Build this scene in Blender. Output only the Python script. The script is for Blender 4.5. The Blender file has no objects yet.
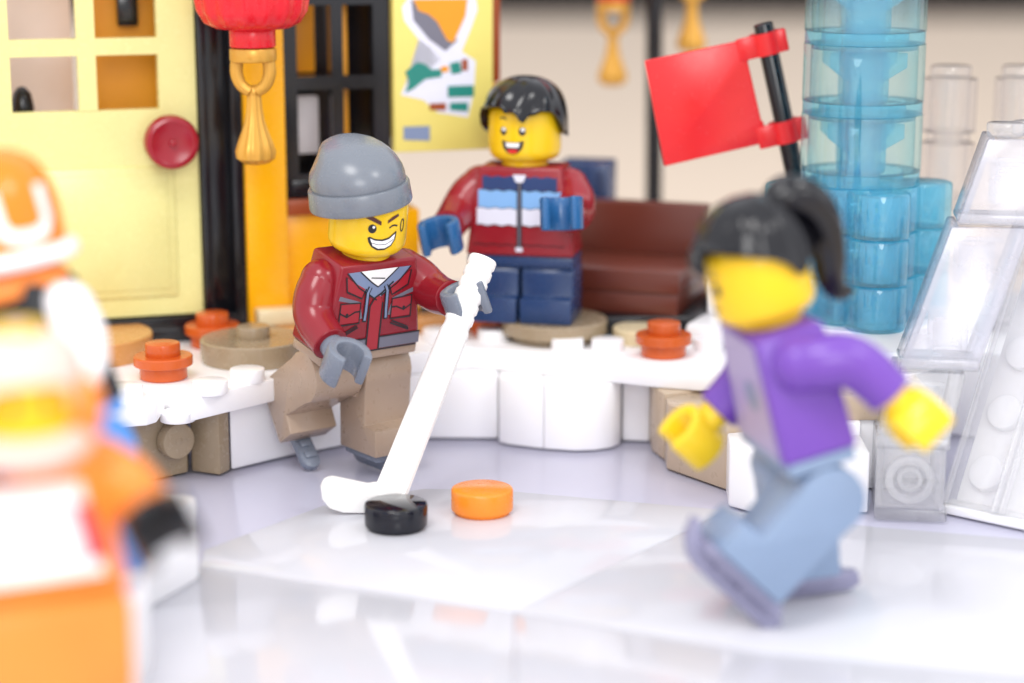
import bpy, bmesh, math, random
from mathutils import Matrix, Vector
R = math.radians
random.seed(4)
# ------------------------------------------------------------------ camera, world, lights (units: 1 = 1 cm)
scn = bpy.context.scene
COL = scn.collection
scn.view_settings.view_transform = 'Standard'
scn.view_settings.look = 'None'
scn.view_settings.exposure = 0.30
scn.view_settings.gamma = 1.0
scn.render.engine = 'CYCLES'
scn.cycles.use_denoising = True
scn.cycles.max_bounces = 14
scn.cycles.transmission_bounces = 14
scn.cycles.transparent_max_bounces = 72
scn.cycles.glossy_bounces = 5
scn.cycles.caustics_refractive = False
scn.cycles.caustics_reflective = False
scn.cycles.sample_clamp_indirect = 6.0
cam = bpy.data.cameras.new('camera')
camo = bpy.data.objects.new('camera', cam); COL.objects.link(camo)
camo.location = (0, 0, 7.74)
camo.rotation_euler = (R(90 - 12.5), 0, 0)
cam.sensor_width = 36.0
cam.lens = 36.0 * 2000 / 1024
cam.clip_start = 0.1
cam.clip_end = 2000
cam.dof.use_dof = True
cam.dof.focus_distance = 26.5
cam.dof.aperture_fstop = 0.0703 / 0.68
scn.camera = camo

world = bpy.data.worlds.new('World'); scn.world = world
world.use_nodes = True
wb = world.node_tree.nodes['Background']
wb.inputs[0].default_value = (0.94, 0.95, 1.0, 1)
wb.inputs[1].default_value = 1.08

def area(name, loc, target, size, power, color=(1, 1, 1)):
    l = bpy.data.lights.new(name, 'AREA'); l.shape = 'DISK'; l.size = size
    l.energy = power; l.color = color
    o = bpy.data.objects.new(name, l); COL.objects.link(o)
    o.location = loc
    o.rotation_euler = (Vector(target) - Vector(loc)).to_track_quat('-Z', 'Y').to_euler()
    return o
area('ceiling_softbox', (-14, -14, 62), (-1, 27, 1), 26, 16000, (1, 0.98, 0.955))
area('side_softbox', (42, -6, 52), (0, 27, 2), 15, 6500, (1, 0.985, 0.97))

area('front_softbox', (8, -48, 30), (-1, 27, 1), 30, 12500, (1, 0.99, 0.98))

# ------------------------------------------------------------------ helpers
def lin(c):
    c /= 255.0
    return c / 12.92 if c <= 0.04045 else ((c + 0.055) / 1.055) ** 2.4
def rgb(r, g, b): return (lin(r), lin(g), lin(b), 1)

def plastic(name, col, rough=0.22, sss=0.0, bump=0.003, spec=0.5, coat=0.0, metal=0.0, var=0.05, scale=3.0, ior=None):
    m = bpy.data.materials.new(name); m.use_nodes = True
    nt = m.node_tree; p = nt.nodes['Principled BSDF']
    p.inputs['Roughness'].default_value = rough
    p.inputs['Metallic'].default_value = metal
    p.inputs['Specular IOR Level'].default_value = spec
    p.inputs['Coat Weight'].default_value = coat
    if ior: p.inputs['IOR'].default_value = ior
    tc = nt.nodes.new('ShaderNodeTexCoord')
    n = nt.nodes.new('ShaderNodeTexNoise'); n.inputs['Scale'].default_value = scale; n.inputs['Detail'].default_value = 4
    nt.links.new(tc.outputs['Object'], n.inputs['Vector'])
    mx = nt.nodes.new('ShaderNodeMix'); mx.data_type = 'RGBA'
    mx.inputs[6].default_value = tuple(c * (1 - var) for c in col[:3]) + (1,)
    mx.inputs[7].default_value = tuple(min(1, c * (1 + var)) for c in col[:3]) + (1,)
    nt.links.new(n.outputs['Fac'], mx.inputs[0]); nt.links.new(mx.outputs[2], p.inputs['Base Color'])
    n2 = nt.nodes.new('ShaderNodeTexNoise'); n2.inputs['Scale'].default_value = 9; n2.inputs['Detail'].default_value = 6
    nt.links.new(tc.outputs['Object'], n2.inputs['Vector'])
    mr = nt.nodes.new('ShaderNodeMapRange'); mr.inputs[3].default_value = rough * 0.75; mr.inputs[4].default_value = min(1, rough * 1.35)
    nt.links.new(n2.outputs['Fac'], mr.inputs[0]); nt.links.new(mr.outputs[0], p.inputs['Roughness'])
    if bump > 0.0035:
        b = nt.nodes.new('ShaderNodeBump'); b.inputs['Strength'].default_value = 0.12; b.inputs['Distance'].default_value = bump
        nt.links.new(n.outputs['Fac'], b.inputs['Height']); nt.links.new(b.outputs[0], p.inputs['Normal'])
    if sss:
        p.inputs['Subsurface Weight'].default_value = sss
        p.inputs['Subsurface Radius'].default_value = (0.12, 0.1, 0.08)
        p.inputs['Subsurface Scale'].default_value = 1.0
    return m

def clear(name, col, deep, haze=0.12, milk=None, rough=0.03):
    """clear moulded plastic: tinted see-through body, a little milkiness, glossy skin"""
    m = bpy.data.materials.new(name); m.use_nodes = True
    nt = m.node_tree; nd = nt.nodes; nd.remove(nd['Principled BSDF']); out = nd['Material Output']
    lw = nd.new('ShaderNodeLayerWeight'); lw.inputs['Blend'].default_value = 0.35
    pw = nd.new('ShaderNodeMath'); pw.operation = 'POWER'; pw.inputs[1].default_value = 1.6
    nt.links.new(lw.outputs['Facing'], pw.inputs[0])
    mx = nd.new('ShaderNodeMix'); mx.data_type = 'RGBA'; mx.inputs[6].default_value = col; mx.inputs[7].default_value = deep
    nt.links.new(pw.outputs[0], mx.inputs[0])
    tr = nd.new('ShaderNodeBsdfTransparent'); nt.links.new(mx.outputs[2], tr.inputs[0])
    tc = nd.new('ShaderNodeTexCoord'); n = nd.new('ShaderNodeTexNoise'); n.inputs['Scale'].default_value = 2.2; n.inputs['Detail'].default_value = 4
    nt.links.new(tc.outputs['Object'], n.inputs['Vector'])
    df = nd.new('ShaderNodeBsdfDiffuse'); df.inputs[0].default_value = milk or col
    tl = nd.new('ShaderNodeBsdfTranslucent'); tl.inputs[0].default_value = milk or col
    ad = nd.new('ShaderNodeMixShader'); ad.inputs[0].default_value = 0.5
    nt.links.new(df.outputs[0], ad.inputs[1]); nt.links.new(tl.outputs[0], ad.inputs[2])
    mr = nd.new('ShaderNodeMapRange'); mr.inputs[1].default_value = 0.3; mr.inputs[2].default_value = 0.7
    mr.inputs[3].default_value = haze * 0.85; mr.inputs[4].default_value = haze * 1.15
    nt.links.new(n.outputs['Fac'], mr.inputs[0])
    m1 = nd.new('ShaderNodeMixShader'); nt.links.new(mr.outputs[0], m1.inputs[0])
    nt.links.new(tr.outputs[0], m1.inputs[1]); nt.links.new(ad.outputs[0], m1.inputs[2])
    gl = nd.new('ShaderNodeBsdfGlossy'); gl.inputs['Roughness'].default_value = rough
    lw2 = nd.new('ShaderNodeLayerWeight'); lw2.inputs['Blend'].default_value = 0.5
    p4 = nd.new('ShaderNodeMath'); p4.operation = 'POWER'; p4.inputs[1].default_value = 4.5; nt.links.new(lw2.outputs['Facing'], p4.inputs[0])
    fr = nd.new('ShaderNodeMath'); fr.operation = 'MULTIPLY_ADD'; fr.inputs[1].default_value = 0.75; fr.inputs[2].default_value = 0.06; nt.links.new(p4.outputs[0], fr.inputs[0])
    m2 = nd.new('ShaderNodeMixShader'); nt.links.new(fr.outputs[0], m2.inputs[0])
    nt.links.new(m1.outputs[0], m2.inputs[1]); nt.links.new(gl.outputs[0], m2.inputs[2])
    nt.links.new(m2.outputs[0], out.inputs[0])
    return m

M = {}
def mat(k, *a, **kw): M[k] = plastic(k, *a, **kw)
mat('yellow', rgb(243, 200, 26), 0.2, sss=0.15)
mat('hand_yellow', rgb(245, 208, 40), 0.22, sss=0.1)
mat('red_jacket', rgb(138, 26, 38), 0.22)
mat('boy_red', rgb(146, 30, 40), 0.22)
mat('grey_blue', rgb(116, 122, 131), 0.25)
mat('grey_hand', rgb(118, 125, 138), 0.25)
mat('skate_grey', rgb(120, 128, 142), 0.25)
mat('tan_trouser', rgb(170, 148, 128), 0.28)
mat('dark_tan', rgb(160, 142, 116), 0.25)
mat('tan_light', rgb(190, 170, 146), 0.28)
mat('cream', rgb(226, 208, 168), 0.28)
mat('nougat', rgb(204, 146, 84), 0.25)
mat('brick_orange', rgb(200, 90, 34), 0.22)
mat('puck_orange', rgb(248, 142, 40), 0.25)
mat('black', rgb(22, 23, 28), 0.16, var=0.02)
mat('puck_black', rgb(20, 21, 30), 0.035, bump=0.004, var=0.02)
mat('hair_black', rgb(14, 14, 20), 0.17, var=0.02, bump=0.02)
mat('navy', rgb(38, 62, 104), 0.25)
mat('navy_dark', rgb(28, 48, 86), 0.3)
mat('glove_blue', rgb(42, 96, 148), 0.25)
mat('purple', rgb(112, 70, 170), 0.28)
mat('lilac', rgb(172, 158, 196), 0.35)
mat('jeans', rgb(130, 150, 178), 0.3)
mat('lavender_skate', rgb(140, 139, 165), 0.3)
mat('white', rgb(246, 245, 246), 0.22, sss=0.1, var=0.015)
mat('stick_white', rgb(246, 245, 242), 0.28, var=0.01)
mat('pale_yellow', rgb(226, 220, 148), 0.25)
mat('wall_yellow', rgb(248, 178, 10), 0.25)
mat('inner_orange', rgb(238, 160, 24), 0.4)
mat('sill_brown', rgb(150, 68, 30), 0.3)
mat('dark_red', rgb(152, 24, 40), 0.2)
mat('lantern_red', rgb(226, 30, 44), 0.25, sss=0.1)
mat('gold', rgb(214, 160, 66), 0.3, metal=0.35)
mat('flag_red', rgb(226, 34, 38), 0.24, sss=0.08)
mat('bench_brown', rgb(104, 50, 38), 0.3)
mat('suit_orange', rgb(246, 142, 56), 0.35)
mat('helmet_orange', rgb(250, 132, 26), 0.18)
mat('suit_blue', rgb(86, 150, 226), 0.3)
mat('print_black', rgb(26, 24, 30), 0.35, bump=0, var=0.02)
mat('print_brown', rgb(84, 40, 34), 0.35, bump=0)
mat('print_white', rgb(245, 245, 245), 0.3, bump=0, var=0.01)
mat('print_grey', rgb(112, 112, 126), 0.35, bump=0)
mat('print_bluegrey', rgb(122, 138, 170), 0.35, bump=0)
mat('print_red', rgb(162, 34, 46), 0.3, bump=0)
mat('print_tongue', rgb(216, 44, 40), 0.3, bump=0)
mat('hood_white', rgb(236, 196, 184), 0.4)
mat('print_navy', rgb(40, 64, 112), 0.3, bump=0)
mat('print_sky', rgb(128, 176, 226), 0.3, bump=0)
mat('print_pale', rgb(220, 222, 236), 0.3, bump=0)
mat('print_teal', rgb(28, 128, 116), 0.4, bump=0)
mat('print_amber', rgb(228, 150, 20), 0.4, bump=0)
mat('print_crimson', rgb(196, 60, 84), 0.4, bump=0)
mat('poster_yellow', rgb(232, 218, 120), 0.35)
mat('room_grey', rgb(226, 220, 220), 0.6)
mat('table', rgb(224, 205, 184), 0.45, var=0.03, scale=0.4)
mat('backdrop', rgb(38, 28, 25), 0.8, var=0.2, scale=0.1)
mat('snow_base', rgb(196, 195, 213), 0.15, bump=0.003, var=0.02, scale=0.5, spec=0.5, ior=1.27)
mat('ice', rgb(207, 207, 213), 0.10, bump=0.003, var=0.03, scale=0.5, spec=0.5, ior=1.25)
M['aqua'] = clear('aqua', (0.70, 0.95, 0.998, 1), (0.30, 0.80, 0.97, 1), 0.24, (0.38, 0.86, 1.0, 1))
M['aqua_thin'] = clear('aqua_thin', (0.93, 0.99, 0.995, 1), (0.50, 0.88, 0.95, 1), 0.06, (0.6, 0.93, 1.0, 1))
M['aqua_deep'] = clear('aqua_deep', (0.77, 0.96, 0.998, 1), (0.36, 0.83, 0.98, 1), 0.22, (0.38, 0.86, 1.0, 1))
M['crystal_thin'] = clear('crystal_thin', (0.985, 0.985, 0.99, 1), (0.82, 0.80, 0.84, 1), 0.05, (0.97, 0.96, 0.97, 1))
M['crystal'] = clear('crystal', (0.994, 0.994, 0.997, 1), (0.92, 0.92, 0.96, 1), 0.20, (1, 1, 1, 1), 0.14)
M['crystal_lilac'] = clear('crystal_lilac', (0.975, 0.975, 0.995, 1), (0.86, 0.86, 0.95, 1), 0.27, (0.95, 0.95, 1, 1), 0.2)

def bm_new(): return bmesh.new()
def merge(bm, t, mtx=None):
    if mtx is not None: bmesh.ops.transform(t, matrix=mtx, verts=t.verts)
    me = bpy.data.meshes.new('tmp'); t.to_mesh(me); t.free()
    bm.from_mesh(me); bpy.data.meshes.remove(me)
def bev(t, w, seg=2, ang=30):
    if w <= 0: return
    t.normal_update()
    es = [e for e in t.edges if len(e.link_faces) == 2 and e.calc_face_angle(0) > R(ang)]
    bmesh.ops.bevel(t, geom=es, offset=w, segments=seg, profile=0.5, affect='EDGES', clamp_overlap=True)
def box(bm, x0, x1, y0, y1, z0, z1, b=0.02, mtx=None):
    t = bmesh.new()
    bmesh.ops.create_cube(t, size=1)
    for v in t.verts:
        v.co = Vector(((x0 + x1) / 2 + v.co.x * (x1 - x0), (y0 + y1) / 2 + v.co.y * (y1 - y0), (z0 + z1) / 2 + v.co.z * (z1 - z0)))
    bev(t, b); merge(bm, t, mtx); return bm
def prism(bm, pts, z0, z1, b=0.02, mtx=None):
    t = bmesh.new()
    a = [t.verts.new((x, y, z0)) for x, y in pts]; c = [t.verts.new((x, y, z1)) for x, y in pts]
    n = len(pts)
    t.faces.new(a[::-1]); t.faces.new(c)
    for i in range(n): t.faces.new((a[i], a[(i + 1) % n], c[(i + 1) % n], c[i]))
    bmesh.ops.recalc_face_normals(t, faces=t.faces)
    bev(t, b); merge(bm, t, mtx); return bm
def lathe(bm, prof, seg=40, mtx=None):
    t = bmesh.new(); rings = []
    for r, z in prof:
        if r < 1e-5: rings.append([t.verts.new((0, 0, z))])
        else: rings.append([t.verts.new((r * math.cos(2 * math.pi * i / seg), r * math.sin(2 * math.pi * i / seg), z)) for i in range(seg)])
    for a, c in zip(rings, rings[1:]):
        for i in range(seg):
            j = (i + 1) % seg
            if len(a) == 1 and len(c) == 1: continue
            if len(a) == 1: t.faces.new((a[0], c[j], c[i]))
            elif len(c) == 1: t.faces.new((a[i], a[j], c[0]))
            else: t.faces.new((a[i], a[j], c[j], c[i]))
    if len(rings[0]) > 1: t.faces.new(rings[0][::-1])
    if len(rings[-1]) > 1: t.faces.new(rings[-1])
    bmesh.ops.recalc_face_normals(t, faces=t.faces)
    merge(bm, t, mtx); return bm
def cyl(bm, r, z0, z1, b=0.02, seg=40, mtx=None):
    return lathe(bm, [(r - b, z0), (r - b * 0.3, z0 + b * 0.3), (r, z0 + b), (r, z1 - b), (r - b * 0.3, z1 - b * 0.3), (r - b, z1)] if b else [(r, z0), (r, z1)], seg, mtx)
def pipe(bm, ro, ri, z0, z1, seg=40, mtx=None):
    t = bmesh.new(); rings = []
    for r, z in ((ri, z0), (ro, z0), (ro, z1), (ri, z1)):
        rings.append([t.verts.new((r * math.cos(2 * math.pi * i / seg), r * math.sin(2 * math.pi * i / seg), z)) for i in range(seg)])
    for k in range(4):
        a, c = rings[k], rings[(k + 1) % 4]
        for i in range(seg):
            j = (i + 1) % seg; t.faces.new((a[i], a[j], c[j], c[i]))
    bmesh.ops.recalc_face_normals(t, faces=t.faces)
    merge(bm, t, mtx); return bm
def cat(p, k):
    out = []
    n = len(p)
    for i in range(n - 1):
        a, b, c, d = p[max(i - 1, 0)], p[i], p[i + 1], p[min(i + 2, n - 1)]
        for s in range(k):
            u = s / k
            out.append(tuple(0.5 * (2 * b[q] + (c[q] - a[q]) * u + (2 * a[q] - 5 * b[q] + 4 * c[q] - d[q]) * u * u + (3 * b[q] - a[q] - 3 * c[q] + d[q]) * u ** 3) for q in range(len(b))))
    out.append(tuple(p[-1])); return out
def tube(bm, path, seg=20, k=5, mtx=None, ridges=0, amp=0.0, capb=0.0):
    """path: (x,y,z,r) points, smoothed; flat caps with an optional rounded lip"""
    pts = cat(path, k) if k > 1 else path
    t = bmesh.new(); rings = []
    P = [Vector(p[:3]) for p in pts]; prev = None
    for i, p in enumerate(P):
        d = (P[min(i + 1, len(P) - 1)] - P[max(i - 1, 0)]).normalized()
        if prev is None:
            ref = Vector((1, 0, 0)) if abs(d.x) < 0.9 else Vector((0, 1, 0))
            u = (ref - d * ref.dot(d)).normalized()
        else: u = (prev - d * prev.dot(d)).normalized()
        prev = u; w = d.cross(u)
        r = pts[i][3]
        rings.append([t.verts.new(p + (u * math.cos(2 * math.pi * j / seg) + w * math.sin(2 * math.pi * j / seg)) * r * (1 + amp * math.sin(ridges * 2 * math.pi * j / seg + i * 0.25))) for j in range(seg)])
    for a, c in zip(rings, rings[1:]):
        for j in range(seg): t.faces.new((a[j], a[(j + 1) % seg], c[(j + 1) % seg], c[j]))
    t.faces.new(rings[0][::-1]); t.faces.new(rings[-1])
    bmesh.ops.recalc_face_normals(t, faces=t.faces)
    if capb:
        t.normal_update()
        es = [e for e in t.edges if e.calc_face_angle(0) > R(50)]
        bmesh.ops.bevel(t, geom=es, offset=capb, segments=2, profile=0.5, affect='EDGES')
    merge(bm, t, mtx); return bm
def ball(bm, r, c, mtx=None, sc=(1, 1, 1)):
    t = bmesh.new(); bmesh.ops.create_uvsphere(t, u_segments=28, v_segments=16, radius=r)
    bmesh.ops.transform(t, matrix=Matrix.Translation(c) @ Matrix.Diagonal((*sc, 1)), verts=t.verts)
    merge(bm, t, mtx); return bm
def obj(name, bm, m, parent=None, ang=38, mtx=None):
    if mtx is not None: bmesh.ops.transform(bm, matrix=mtx, verts=bm.verts)
    me = bpy.data.meshes.new(name); bm.to_mesh(me); bm.free()
    for p in me.polygons: p.use_smooth = True
    me.set_sharp_from_angle(angle=R(ang))
    me.materials.append(M[m] if isinstance(m, str) else m)
    o = bpy.data.objects.new(name, me); COL.objects.link(o)
    if parent: o.parent = parent
    return o
def tag(o, label, cat, group=None):
    o['label'] = label; o['category'] = cat
    if group: o['group'] = group
    return o
def thing(name, label, cat, loc=(0, 0, 0), rot=(0, 0, 0), group=None, sc=1.0):
    o = bpy.data.objects.new(name, None); COL.objects.link(o)
    o.empty_display_size = 0.2
    o.location = loc; o.rotation_euler = rot; o.scale = (sc, sc, sc)
    return tag(o, label, cat, group)
def struct(name, bm, m, kind='structure', **k):
    o = obj(name, bm, m, **k); o['kind'] = kind; return o

# --- flat printing laid on a surface: 2D outline -> fine mesh -> mapped
def disc(cx, cy, rx, ry=None, n=22, rot=0):
    ry = ry or rx
    return [(cx + rx * math.cos(t) * math.cos(rot) - ry * math.sin(t) * math.sin(rot), cy + rx * math.cos(t) * math.sin(rot) + ry * math.sin(t) * math.cos(rot)) for t in [2 * math.pi * i / n for i in range(n)]]
def decal(bm, pts, fmap, step=0.06):
    t = bmesh.new()
    f = t.faces.new([t.verts.new((x, y, 0)) for x, y in pts])
    bmesh.ops.triangulate(t, faces=[f])
    xs = [p[0] for p in pts]; lo, hi = min(xs), max(xs)
    c = math.ceil(lo / step) * step
    while c < hi:
        bmesh.ops.bisect_plane(t, geom=t.verts[:] + t.edges[:] + t.faces[:], plane_co=(c, 0, 0), plane_no=(1, 0, 0))
        c += step
    for v in t.verts: v.co = Vector(fmap(v.co.x, v.co.y))
    merge(bm, t)
    return bm
def stroke(bm, pts, w, fmap):
    n = len(pts); L = []; Rr = []
    for i, (x, y) in enumerate(pts):
        a = pts[max(i - 1, 0)]; b = pts[min(i + 1, n - 1)]
        dx, dy = b[0] - a[0], b[1] - a[1]; l = math.hypot(dx, dy) or 1
        L.append((x - dy / l * w / 2, y + dx / l * w / 2)); Rr.append((x + dy / l * w / 2, y - dx / l * w / 2))
    for i in range(n - 1): decal(bm, [L[i], Rr[i], Rr[i + 1], L[i + 1]], fmap)
    return bm
def loop(p): return p + [p[0]]
def mir(p): return [(-x, y) for x, y in p]

# ------------------------------------------------------------------ toy figures
def torso_map(off):
    return lambda u, w: (u, -(0.395 - 0.03 * w / 1.28) - off, 1.6 + w)
def head_map(yaw, mtx, off):
    def f(a, z):
        t = a / 0.52
        r = 0.52 + off
        if z < 0.22: r -= (0.22 - z) ** 2 * 3.2
        return mtx @ Vector((r * math.sin(t), -r * math.cos(t), z))
    return f

def leg_bm(side, phi, short=False, toe=0.14):
    t = bmesh.new()
    if short:
        pts = [(0.39, 0), (-0.50, 0), (-0.50, 0.36), (-0.33, 0.38), (-0.33, 0.72), (-0.28, 0.8), (0.34, 0.8), (0.39, 0.74)]
    else:
        pts = [(0.38, 0.0), (-0.52, 0.0), (-0.52, 0.37), (-0.25, 0.40), (-0.30, 0.98)]
        for i in range(11):
            th = R(200 - i * 22)
            pts.append((0.03 + 0.36 * math.cos(th), 1.12 + 0.36 * math.sin(th)))
    a = []; c = []
    x0, x1 = side * 0.40 - 0.375, side * 0.40 + 0.375
    a = [t.verts.new((x0, y, z)) for y, z in pts]; c = [t.verts.new((x1, y, z)) for y, z in pts]
    n = len(pts); t.faces.new(a); t.faces.new(c[::-1])
    for i in range(n): t.faces.new((a[i], c[i], c[(i + 1) % n], a[(i + 1) % n]))
    bmesh.ops.recalc_face_normals(t, faces=t.faces)
    bev(t, 0.022, 2, 28)
    m = Matrix.Translation((0, 0, 1.12)) @ Matrix.Rotation(-R(phi), 4, 'X') @ Matrix.Translation((0, 0, -1.12))
    bm = bmesh.new(); merge(bm, t, m)
    return bm, m
def skate_bm(side, m, long=1.0):
    bm = bmesh.new()
    x = side * 0.40
    box(bm, x - 0.30, x + 0.30, -0.50 * long, 0.44 * long, -0.11, 0.0, 0.03)
    # blade outline (y,z) with upturned toe
    o = [(-0.52, -0.04), (-0.66, 0.10), (-0.72, 0.06), (-0.66, -0.12), (-0.52, -0.26), (-0.38, -0.30), (0.52, -0.30), (0.62, -0.24), (0.60, -0.10), (0.40, -0.06)]
    mt = Matrix(((0, 0, 1, x - 0.075), (1, 0, 0, 0), (0, 1, 0, 0), (0, 0, 0, 1)))
    prism(bm, [(a * long, b) for a, b in o], 0, 0.15, 0.02, mt)
    for yy in (-0.22, 0.12): box(bm, x - 0.13, x + 0.13, yy - 0.09, yy + 0.09, -0.2, -0.1, 0.02)
    bmesh.ops.transform(bm, matrix=m, verts=bm.verts)
    return bm
def cshape(ro, ri, opening, n=20):
    a0 = R(opening); pts = []
    for i in range(n + 1): th = a0 + (2 * math.pi - 2 * a0) * i / n; pts.append((ro * math.sin(th), ro * math.cos(th)))
    rt = (ro + ri) / 2; rr = (ro - ri) / 2
    for i in range(n, -1, -1): th = a0 + (2 * math.pi - 2 * a0) * i / n; pts.append((ri * math.sin(th), ri * math.cos(th)))
    return pts
def arm_parts(root, side, arm, armmat, handmat, shoulder_z):
    psi, abd, twist = arm
    m = Matrix.Translation((side * 0.62, 0.0, shoulder_z)) @ Matrix.Rotation(-side * R(abd), 4, 'Y') @ Matrix.Rotation(-R(psi), 4, 'X')
    path = [(side * 0.03, 0, 0, 0.275), (side * 0.13, 0, -0.2, 0.28), (side * 0.17, -0.01, -0.42, 0.275), (side * 0.175, -0.11, -0.60, 0.265), (side * 0.17, -0.28, -0.76, 0.25), (side * 0.165, -0.40, -0.86, 0.245)]
    bm = bmesh.new()
    tube(bm, path, 24, 5, capb=0.03); ball(bm, 0.285, (side * 0.03, 0, 0.0))
    obj('arm', bm, armmat, root, mtx=m)
    p = Vector(path[-1][:3]); d = (p - Vector(path[-2][:3])).normalized()
    x = Vector((1, 0, 0)); a = d.cross(x).normalized() * -1
    if a.z < 0: a = -a
    xx = a.cross(d)
    hm = Matrix((( xx.x, a.x, d.x, p.x), (xx.y, a.y, d.y, p.y), (xx.z, a.z, d.z, p.z), (0, 0, 0, 1))) @ Matrix.Rotation(R(twist), 4, 'Z')
    hb = bmesh.new()
    cyl(hb, 0.165, -0.05, 0.20, 0.02, 24)
    # C grip extruded along local Y
    g = Matrix(((1, 0, 0, 0), (0, 0, 1, -0.2), (0, 1, 0, 0.40), (0, 0, 0, 1)))
    prism(hb, cshape(0.30, 0.175, 44), -0.03, 0.43, 0.035, g)
    obj('hand', hb, handmat, root, mtx=m @ hm)
    return m @ hm
def torso_bm():
    t = bmesh.new()
    vs = []
    for w, hw, hd in ((0, 0.79, 0.395), (1.28, 0.60, 0.365)):
        vs.append([t.verts.new((x * hw, y * hd, 1.6 + w)) for x, y in ((-1, -1), (1, -1), (1, 1), (-1, 1))])
    t.faces.new(vs[0][::-1]); t.faces.new(vs[1])
    for i in range(4): t.faces.new((vs[0][i], vs[0][(i + 1) % 4], vs[1][(i + 1) % 4], vs[1][i]))
    bmesh.ops.recalc_face_normals(t, faces=t.faces)
    bev(t, 0.05, 3); bm = bmesh.new(); merge(bm, t)
    return bm
def head_bm():
    return lathe(bmesh.new(), [(0.0, 0), (0.33, 0), (0.33, 0.07), (0.36, 0.09), (0.42, 0.105), (0.475, 0.14), (0.508, 0.19), (0.52, 0.25), (0.52, 0.72), (0.505, 0.80), (0.46, 0.87), (0.40, 0.90), (0.24, 0.905), (0.24, 1.05), (0.0, 1.06)], 56)

def hair_bm(hem, rx, ry, top, thick=0.07, groove=26, amp=0.022, seg=112, swirl=2.0, skewx=0, crown=0.0, lump=0.0):
    t = bmesh.new(); rows = 26; outer = []; inner = []
    def lerp(a):
        a = (a + 180) % 360 - 180
        for (a0, h0), (a1, h1) in zip(hem, hem[1:]):
            if a0 <= a <= a1: return h0 + (h1 - h0) * (a - a0) / (a1 - a0)
        return hem[-1][1]
    for k in range(1, rows + 1):
        f = k / rows; ro = []; ri = []
        for i in range(seg):
            an = -180 + 360 * i / seg; h = lerp(an); th = R(an)
            if f < 0.55:
                q = f / 0.55 * math.pi / 2; rr = math.sin(q) ** 0.86; z = 0.52 + (top - 0.52) * math.cos(q) ** 0.78 + lump * f * (math.sin(3 * th + 0.6) + 0.6 * math.sin(5 * th + 2.0))
            else:
                rr = 1.0 + 0.02 * math.sin((f - 0.55) / 0.45 * math.pi); z = 0.52 - (f - 0.55) / 0.45 * (0.52 - 0.0)
            if z < h: z = h - 0.0
            gr = amp * math.sin(groove * th + swirl * f * 3) * min(1, f * 2.2) * (1 - 0.75 * f) + (1 - 0.75 * f) * amp * 0.7 * math.sin(groove * 0.47 * th - 2.0 * f * swirl)
            r = rr + gr - 0.22 * max(0.0, 0.62 - z) ** 1.3
            x, y = r * rx * math.sin(th), -r * ry * math.cos(th)
            ro.append(t.verts.new((x + skewx * (1 - f), y + crown * math.sin(f * math.pi), z)))
        outer.append(ro)
    topv = t.verts.new((skewx, crown * 0.2, top + 0.005))
    for i in range(seg): t.faces.new((topv, outer[0][i], outer[0][(i + 1) % seg]))
    for a, c in zip(outer, outer[1:]):
        for i in range(seg):
            j = (i + 1) % seg
            if (a[i].co - c[i].co).length < 1e-6 and (a[j].co - c[j].co).length < 1e-6: continue
            t.faces.new((a[i], c[i], c[j], a[j]))
    last = outer[-1]
    inn = []
    for v in last:
        rr = math.hypot(v.co.x, v.co.y) or 1
        s = max(0.515, rr - thick) / rr
        inn.append(t.verts.new((v.co.x * s, v.co.y * s, v.co.z + 0.03)))
    for i in range(seg):
        j = (i + 1) % seg
        t.faces.new((last[i], inn[i], inn[j], last[j]))
    bmesh.ops.remove_doubles(t, verts=t.verts, dist=1e-4)
    bmesh.ops.dissolve_degenerate(t, dist=1e-5, edges=t.edges)
    bmesh.ops.recalc_face_normals(t, faces=t.faces)
    for v in t.verts: v.co.z = v.co.z
    return t

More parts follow.
